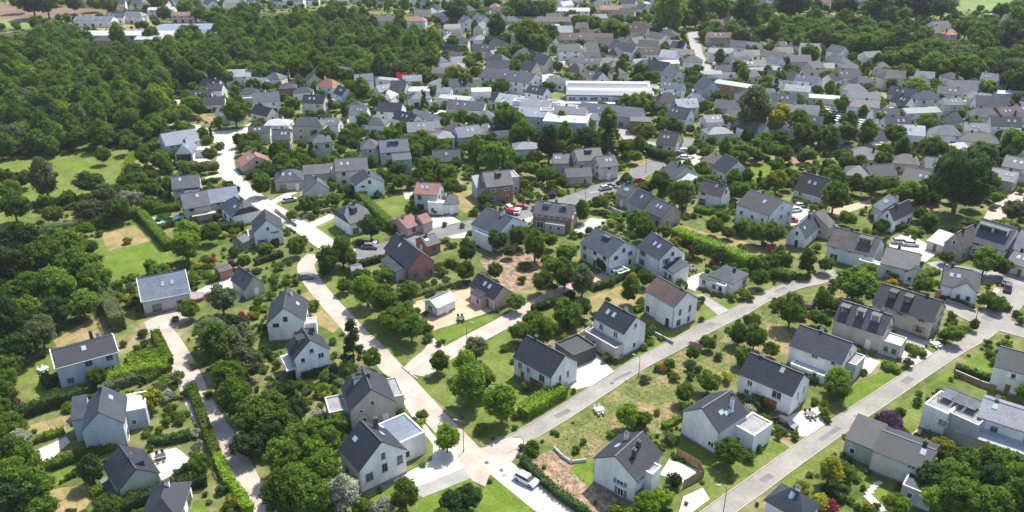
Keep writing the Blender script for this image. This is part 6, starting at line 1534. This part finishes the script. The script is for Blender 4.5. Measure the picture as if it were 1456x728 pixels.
def wall_line(t, pts, h, m, label, nm='garden_wall'):
    P = [G(t, pts[i], pts[i + 1]) for i in range(0, len(pts), 2)]
    c = P[0]; mb = MB()
    for a, b in zip(P, P[1:]):
        d = b - a; L = d.length; Mx = Matrix.Translation(a - c) @ Matrix.Rotation(math.atan2(d.y, d.x), 4, 'Z')
        mb.box(-.08, -.1, -.1, L + .08, .1, h, m, Mx).box(-.1, -.14, h, L + .1, .14, h + .06, 'kerb_stone', Mx)
    o = mb.build(nm, None, label=label, category='wall'); o.location = c
wall_line(11, (350, 480, 450, 420, 460, 400), 1.0, 'beige', 'low beige garden wall beside the black carport')
wall_line(7, (530, 450, 600, 480, 700, 520), .8, 'white', 'low white wall below the small garden of the main street')
wall_line(6, (270, 520, 350, 490, 440, 470), 1.1, 'stone', 'grey stone wall around the parking bay by the front lawn')
wall_line(6, (110, 470, 160, 510, 230, 560), .9, 'stone', 'stone wall of the flower bed along the white street')
wall_line(15, (240, 370, 290, 420, 335, 450, 420, 440), .5, 'white', 'thin curved white garden edging on the stony ground')
wall_line(11, (800, 440, 860, 470, 915, 500), .6, 'grey_wall', 'low grey wall between the two lawns by the middle road')
wall_line(16, (1060, 650 - 700, 1200, 10, 1290, 40), 1.2, 'wood', 'brown wall behind the bright lawn at the right edge')
wall_line(12, (1010, 255, 1100, 285, 1180, 320), .5, 'stone', 'low stone wall along the corner street')
wall_line(4, (1020, 568, 1110, 568, 1200, 566), 1.0, 'cream', 'long cream wall in front of the large hipped villa')
wall_line(10, (830, 630, 870, 665, 915, 700), .12, 'kerb_stone', 'thin dark kerb line across the beige square', 'kerb_line')
def fence(t, pts, label):
    P = [G(t, pts[i], pts[i + 1]) for i in range(0, len(pts), 2)]
    r = empty('board_fence', P[0], 0, label=label, category='fence')
    bm = MB().box(.02, -.02, .08, .98, .02, .30, 'wood').mesh('board'); pm = MB().box(-.05, -.05, 0, .05, .05, 1.7, 'wood').mesh('post')
    for a, b in zip(P, P[1:]):
        d = b - a; ang = math.atan2(d.y, d.x); n = max(1, int(d.length / 1.9))
        for i in range(n + 1):
            q = a.lerp(b, i / n) - P[0]; link('post', pm, r, q, ang)
            if i < n:
                for k in range(6):
                    o = link('board', bm, r, q + Vector((0, 0, .26 * k)), ang); o.scale = (d.length / n, 1, 1)
fence(15, (975, 590, 1030, 560, 1088, 530, 1060, 480, 1010, 450, 935, 408), 'brown board fence around the white terrace beside the three-flued roof')
def person(px, py, label, top, legs):
    p = unproj(px, py)
    r = empty('person', p, 2.6, label=label, category='person')
    def chain(name, V, E, Rr, m, root):
        me = bpy.data.meshes.new(name); me.from_pydata(V, E, []); me.materials.append(MATS[m])
        o = link(name, me, r); sk = o.modifiers.new('Skin', 'SKIN')
        lay = me.skin_vertices[0] if me.skin_vertices else None
        if lay is None: return o
        for i, q in enumerate(Rr): lay.data[i].radius = (q, q)
        lay.data[root].use_root = True
        o.modifiers.new('Subdivision', 'SUBSURF').levels = 1
        return o
    V = [(0,0,.95),(0,.0,1.2),(0,0,1.42),(0,.01,1.52),(0,.02,1.64),(0,.02,1.72),(.1,0,.9),(.11,.03,.5),(.11,0,.06),(.11,.12,.03),(-.1,0,.9),(-.11,-.05,.5),(-.11,-.1,.06),(-.11,.02,.03),(.19,0,1.42),(.25,.02,1.14),(.26,.12,.9),(.26,.16,.82),(-.19,0,1.42),(-.25,-.02,1.14),(-.26,.05,.9),(-.26,.08,.82)]
    E = [(0,1),(1,2),(2,3),(3,4),(4,5),(0,6),(6,7),(7,8),(8,9),(0,10),(10,11),(11,12),(12,13),(2,14),(14,15),(15,16),(16,17),(2,18),(18,19),(19,20),(20,21)]
    chain('body', V, E, [.13,.12,.14,.055,.09,.08,.08,.055,.04,.035,.08,.055,.04,.035,.055,.042,.03,.028,.055,.042,.03,.028], 'skin', 0)
    chain('shirt', [V[i] for i in (0,1,2,14,15,18,19)], [(0,1),(1,2),(2,3),(3,4),(2,5),(5,6)], [.155,.145,.165,.075,.06,.075,.06], top, 0)
    chain('trousers', [V[i] for i in (0,6,7,8,10,11,12)], [(0,1),(1,2),(2,3),(0,4),(4,5),(5,6)], [.145,.1,.075,.06,.1,.075,.06], legs, 0)
    chain('hair', [(0,-.01,1.69),(0,0,1.77)], [(0,1)], [.09,.07], 'hair', 0)
person(236.5, 440, 'person in dark red top standing before the pink-panel house', 'cloth_red', 'cloth_dark')

# ------------------------------------------------------------------ woods
def fill_wood(pts, spacing, wr, seed, leaves, kinds, edge_tall=True):
    R = random.Random(seed)
    P = [unproj(px, py, 9) for px, py in pts]
    m = poly_mask([(p.x, p.y) for p in P])
    ok = np.zeros((NY, NX), bool); ok[m[0]] = m[1]
    xs = [p.x for p in P]; ys = [p.y for p in P]
    used = []
    cell = {}
    for _ in range(int((max(xs) - min(xs)) * (max(ys) - min(ys)) / spacing ** 2 * 9)):
        x, y = R.uniform(min(xs), max(xs)), R.uniform(min(ys), max(ys))
        if not (X0 < x < X0 + NX * RES and Y0 < y < Y0 + NY * RES): continue
        if is_free(x, y, 0, ok): continue
        sp = spacing * R.uniform(.8, 1.15)
        ci, cj = int(x // 12), int(y // 12)
        if any((x - a) ** 2 + (y - b) ** 2 < sp * sp for i in (-1, 0, 1) for j in (-1, 0, 1) for a, b in cell.get((ci + i, cj + j), ())): continue
        if not is_free(x, y, .5): continue
        cell.setdefault((ci, cj), []).append((x, y))
        plant(R.choice(kinds), x, y, R.uniform(*wr), R.choice(leaves), R.uniform(.75, 1.15), wood=True)
WOODFLOOR = OCC.copy()
for o in [o for o in bpy.data.objects if o.name.startswith('wood_floor')]:      # the wood floor itself is free to grow on
    pass
def clear_under(pts):
    m = poly_mask([tuple(unproj(px, py, 9)[:2]) for px, py in pts])
    if m: OCC[m[0]] &= ~m[1]
W1 = [(-200,66),(40,52),(95,62),(150,66),(232,56),(330,26),(400,16),(500,10),(560,34),(618,42),(622,70),(600,92),(520,94),(450,94),(380,90),(330,96),(262,100),(230,112),(229,142),(222,160),(170,178),(60,190),(-200,204)]
W2 = [(1100,40),(1140,24),(1190,22),(1230,26),(1262,40),(1290,56),(1345,62),(1358,80),(1352,90),(1320,86),(1270,72),(1230,62),(1185,54),(1150,50),(1110,52)]
W3 = [(1350,58),(1456,52),(1560,60),(1560,120),(1456,112),(1430,100),(1372,92)]
for W_ in (W1, W2, W3): clear_under(W_)
fill_wood(W1, 5.6, (5.5, 10.5), 1, ['wood', 'fresh', 'green', 'dark', 'wood', 'green', 'fresh', 'olive', 'wood'], ['tall', 'round', 'tall', 'tall'])
fill_wood(W2, 7.0, (8.5, 13.5), 2, ['wood', 'dark', 'green', 'wood'], ['round'])
fill_wood(W3, 8.5, (9, 14), 3, ['wood', 'green', 'olive', 'dark'], ['round'])
W4 = [(610,8),(680,10),(745,12),(760,24),(730,30),(680,16),(640,20),(612,16)]
W5 = [(0,60),(60,40),(100,36),(140,60),(60,66)]
clear_under(W5); fill_wood([(-60,50),(0,40),(50,34),(110,38),(140,60),(60,66),(-60,70)], 8, (9, 13), 4, ['dark', 'wood', 'dark'], ['round'])
fill_wood([(20,-2),(80,-1),(80,8),(20,8)], 9, (9, 12), 5, ['dark'], ['round'])
fill_wood([(930,24),(1000,18),(1060,26),(1075,34),(1010,38),(940,34)], 11, (7, 10), 6, ['green', 'olive', 'wood'], ['round'])
fill_wood([(1060,4),(1300,2),(1300,16),(1180,16),(1080,16)], 13, (8, 12), 7, ['dark', 'wood', 'dark'], ['round', 'tall'])
fill_wood([(640,2),(760,2),(760,18),(640,18)], 10, (7, 11), 8, ['dark', 'wood', 'green'], ['round'])

# ------------------------------------------------------------------ garden planting between the houses
def scatter():
    R = random.Random(21)
    from mathutils import noise
    cnt = [0, 0]
    for _ in range(100000):
        py = R.uniform(-8, 735) if R.random() < .6 else R.uniform(-8, 300)
        px = R.uniform(-20, 1476)
        p = unproj(px, py)
        if p.y > 780: continue
        dist = p.length
        nz = noise.noise(Vector((p.x * .05, p.y * .05, 0)))
        sp = not is_free(p.x, p.y, 0, SPARSE)
        if sp and R.random() < .995: continue
        if nz < -.1 and R.random() < (.93 if dist < 250 else .6): continue
        if R.random() < (.68 if dist < 200 else .5): continue
        tree = R.random() < (.10 if dist < 230 else .42)
        if sp: tree = False
        if tree:
            w = R.uniform(3.4, 6.2) if dist > 200 else R.uniform(3.6, 6.5)
            if not is_free(p.x, p.y, w * .28) or not is_free(p.x, p.y, w * .36, TREEOCC): continue
            plant(R.choices(['round', 'tall', 'cone', 'young'], [8, 1.2, .6, .5])[0], p.x, p.y, w if dist > 200 else w * .85, R.choices(['green', 'dark', 'fresh', 'olive', 'wood', 'yellow', 'plum'], [5, 2, 5, 2.5, 3, 1.4, .5])[0])
            cnt[0] += 1
        else:
            w = R.choice([R.uniform(.7, 1.6), R.uniform(1.2, 3.4)]) if not sp else R.uniform(.5, 1.3)
            if dist > 330: w *= 1.3
            if not is_free(p.x, p.y, w * .3) or not is_free(p.x, p.y, w * .26, TREEOCC): continue
            plant('bush', p.x, p.y, w, R.choices(['green', 'dark', 'fresh', 'olive', 'yellow', 'pale', 'plum', 'violet', 'gold'], [6, 3, 5, 4, 1.5, 1.2, .9, .4, .5])[0], R.uniform(.5, 1.3))
            cnt[1] += 1
    print('scatter', cnt)
scatter()

# which plants stand singly: the 300 largest trees in the picture and the 300 largest bushes
def settle_plants():
    PLANTS.sort(key=lambda q: -q[0])
    reps = {}
    left = {'wood': [], 'trees': [], 'bushes': []}
    n = {'t': 0, 'b': 0}
    for q in PLANTS:
        size, kind, x, y, w, leaf, sq, wood, label = q
        k = 'b' if kind == 'bush' else 't'
        if n[k] < 300:
            n[k] += 1
            c = place_plant(kind, x, y, w, leaf, sq, wood, label)
            reps.setdefault((kind, leaf), c)
        else:
            left['bushes' if k == 'b' else ('wood' if wood else 'trees')].append(q)
    print('plants', len(PLANTS), {a: len(b) for a, b in left.items()})
    for name, items, lab, cat in (('woodland_trees', left['wood'], 'deep green mass of wood beyond the meadow and along the upper edges', 'wood'),
                                  ('distant_trees', left['trees'], 'many small trees scattered between the far roofs', 'trees'),
                                  ('distant_shrubs', left['bushes'], 'low shrubs and planting scattered through the gardens', 'shrubs')):
        if not items: continue
        keys = sorted(k for k in reps if (k[0] == 'bush') == (name == 'distant_shrubs'))
        me = bpy.data.meshes.new(name)
        me.from_pydata([(q[2], q[3], 0) for q in items], [], [])
        pick = me.attributes.new('pick', 'INT', 'POINT'); sc = me.attributes.new('size', 'FLOAT_VECTOR', 'POINT'); ro = me.attributes.new('turn', 'FLOAT_VECTOR', 'POINT')
        R = random.Random(4)
        pv, sv, rv = [], [], []
        for q in items:
            k = (q[1], q[5])
            if k not in reps: k = R.choice([z for z in keys if z[0] == q[1]] or keys)
            pv.append(keys.index(k)); sv += [q[4], q[4], q[4] * q[6]]; rv += [0, 0, R.uniform(0, 6.28)]
        pick.data.foreach_set('value', pv); sc.data.foreach_set('vector', sv); ro.data.foreach_set('vector', rv)
        o = link(name, me, kind='stuff', label=lab, category=cat)
        ng = bpy.data.node_groups.new(name, 'GeometryNodeTree')
        ng.interface.new_socket('Geometry', in_out='INPUT', socket_type='NodeSocketGeometry'); ng.interface.new_socket('Geometry', in_out='OUTPUT', socket_type='NodeSocketGeometry')
        N, L = ng.nodes, ng.links
        gi, go = N.new('NodeGroupInput'), N.new('NodeGroupOutput')
        iop = N.new('GeometryNodeInstanceOnPoints'); iop.inputs['Pick Instance'].default_value = True
        g2i = N.new('GeometryNodeGeometryToInstance')
        for k in reversed(keys):
            oi = N.new('GeometryNodeObjectInfo'); oi.transform_space = 'ORIGINAL'; oi.inputs['Object'].default_value = reps[k]
            L.new(oi.outputs['Geometry'], g2i.inputs[0])
        def attr(nm, ty, sock):
            a = N.new('GeometryNodeInputNamedAttribute'); a.data_type = ty; a.inputs['Name'].default_value = nm
            L.new(a.outputs['Attribute'], iop.inputs[sock])
        L.new(gi.outputs[0], iop.inputs['Points']); L.new(g2i.outputs[0], iop.inputs['Instance'])
        attr('pick', 'INT', 'Instance Index'); attr('size', 'FLOAT_VECTOR', 'Scale')
        a = N.new('GeometryNodeInputNamedAttribute'); a.data_type = 'FLOAT_VECTOR'; a.inputs['Name'].default_value = 'turn'
        er = N.new('FunctionNodeEulerToRotation'); L.new(a.outputs['Attribute'], er.inputs[0]); L.new(er.outputs[0], iop.inputs['Rotation'])
        L.new(iop.outputs[0], go.inputs[0])
        md = o.modifiers.new('planting', 'NODES'); md.node_group = ng
settle_plants()

# grass tufts and stones on the rough ground
def tufts():
    rs = np.random.RandomState(8)
    Vt, Ft, n = [], [], 0
    C, S_ = [], []
    for _ in range(42000):
        px, py = rs.uniform(0, 1456), rs.uniform(330, 728)
        p = unproj(px, py)
        if is_free(p.x, p.y, 0, SPARSE): continue
        if not is_free(p.x, p.y, 0, TREEOCC) or not is_free(p.x, p.y, 0): continue
        C.append((p.x, p.y, .08))
    C = np.array(C); Nn = rs.normal(size=C.shape); Nn[:, 2] = np.abs(Nn[:, 2]) + .9; Nn /= np.linalg.norm(Nn, axis=1)[:, None]
    k = len(C)
    V, Fq = leaf_quads(C, Nn, .12, rs)
    mi = rs.choice([0, 0, 1, 2], k).astype(np.int32)
    me = np_mesh('grass_tufts', V, Fq, ['lawn_dull', 'dry_grass', 'rough_field'], mi)
    link('grass_tufts', me, kind='stuff', label='dry grass tufts on the rough ground and stony plots', category='grass')
    # loose stones
    st = [c for c in C if rs.uniform() < .05]
    cc = np.array(st); cc[:, 2] = .03
    V, Fc = core_tris(cc, rs.uniform(.06, .2, len(cc)))
    V = V + rs.normal(size=V.shape) * .03
    me = np_mesh('loose_stones', V, Fc, ['sand_yard'])
    link('loose_stones', me, kind='stuff', label='pale loose stones on the rough ground', category='stones')
tufts()

# ------------------------------------------------------------------ labels of everything placed in numbers: nearest landmark and direction
ORD = ['', 'second', 'third', 'fourth', 'fifth', 'sixth', 'seventh', 'eighth', 'ninth', 'tenth']
def settle_labels():
    lm = [(x, y, n) + proj(x, y, 2) for x, y, n in LANDMARKS]
    groups = {}
    for (o, x, y, d) in AUTO:
        px, py = proj(x, y, 1)
        best = min(lm, key=lambda q: (q[0] - x) ** 2 + (q[1] - y) ** 2 if abs(q[0] - x) + abs(q[1] - y) > .5 else 1e9)
        dx, dy = px - best[3], (py - best[4]) * 1.6
        dr = ('right of' if dx > 0 else 'left of') if abs(dx) > abs(dy) else ('in front of' if dy > 0 else 'behind')
        groups.setdefault((best[2], dr, d), []).append(((best[0] - x) ** 2 + (best[1] - y) ** 2, o))
    for (n, dr, d), items in groups.items():
        items.sort(key=lambda q: q[0])
        for i, (_, o) in enumerate(items):
            if len(items) == 1: o['label'] = f"{d} {dr} {n}"
            elif i == 0: o['label'] = f"{d} nearest to and {dr} {n}"
            else: o['label'] = f"{ORD[i] if i < 10 else str(i + 1) + 'th'} nearest {d} {dr} {n}"
            if len(o['label'].split()) > 16: o['label'] = o['label'].replace('weathered ', '').replace('pale blue metal', 'blue metal').replace('mid grey', 'grey').replace('reddish ', '').replace('dense ', '').replace('leafy ', '')
            if len(o['label'].split()) > 16: o['label'] = o['label'].replace(d, d.split()[0] + ' ' + d.split()[-1])
            if len(o['label'].split()) > 16: o['label'] = o['label'].replace('nearest to and ', 'nearest, ').replace(' by the white street', '').replace(' by the hall', '')
settle_labels()
for o in bpy.data.objects:
    if o.type == 'EMPTY' and o.parent is None and o.get('category') in ('house',) and 'group' not in o:
        o['group'] = 'houses of the town'
print('objects', len(bpy.data.objects))
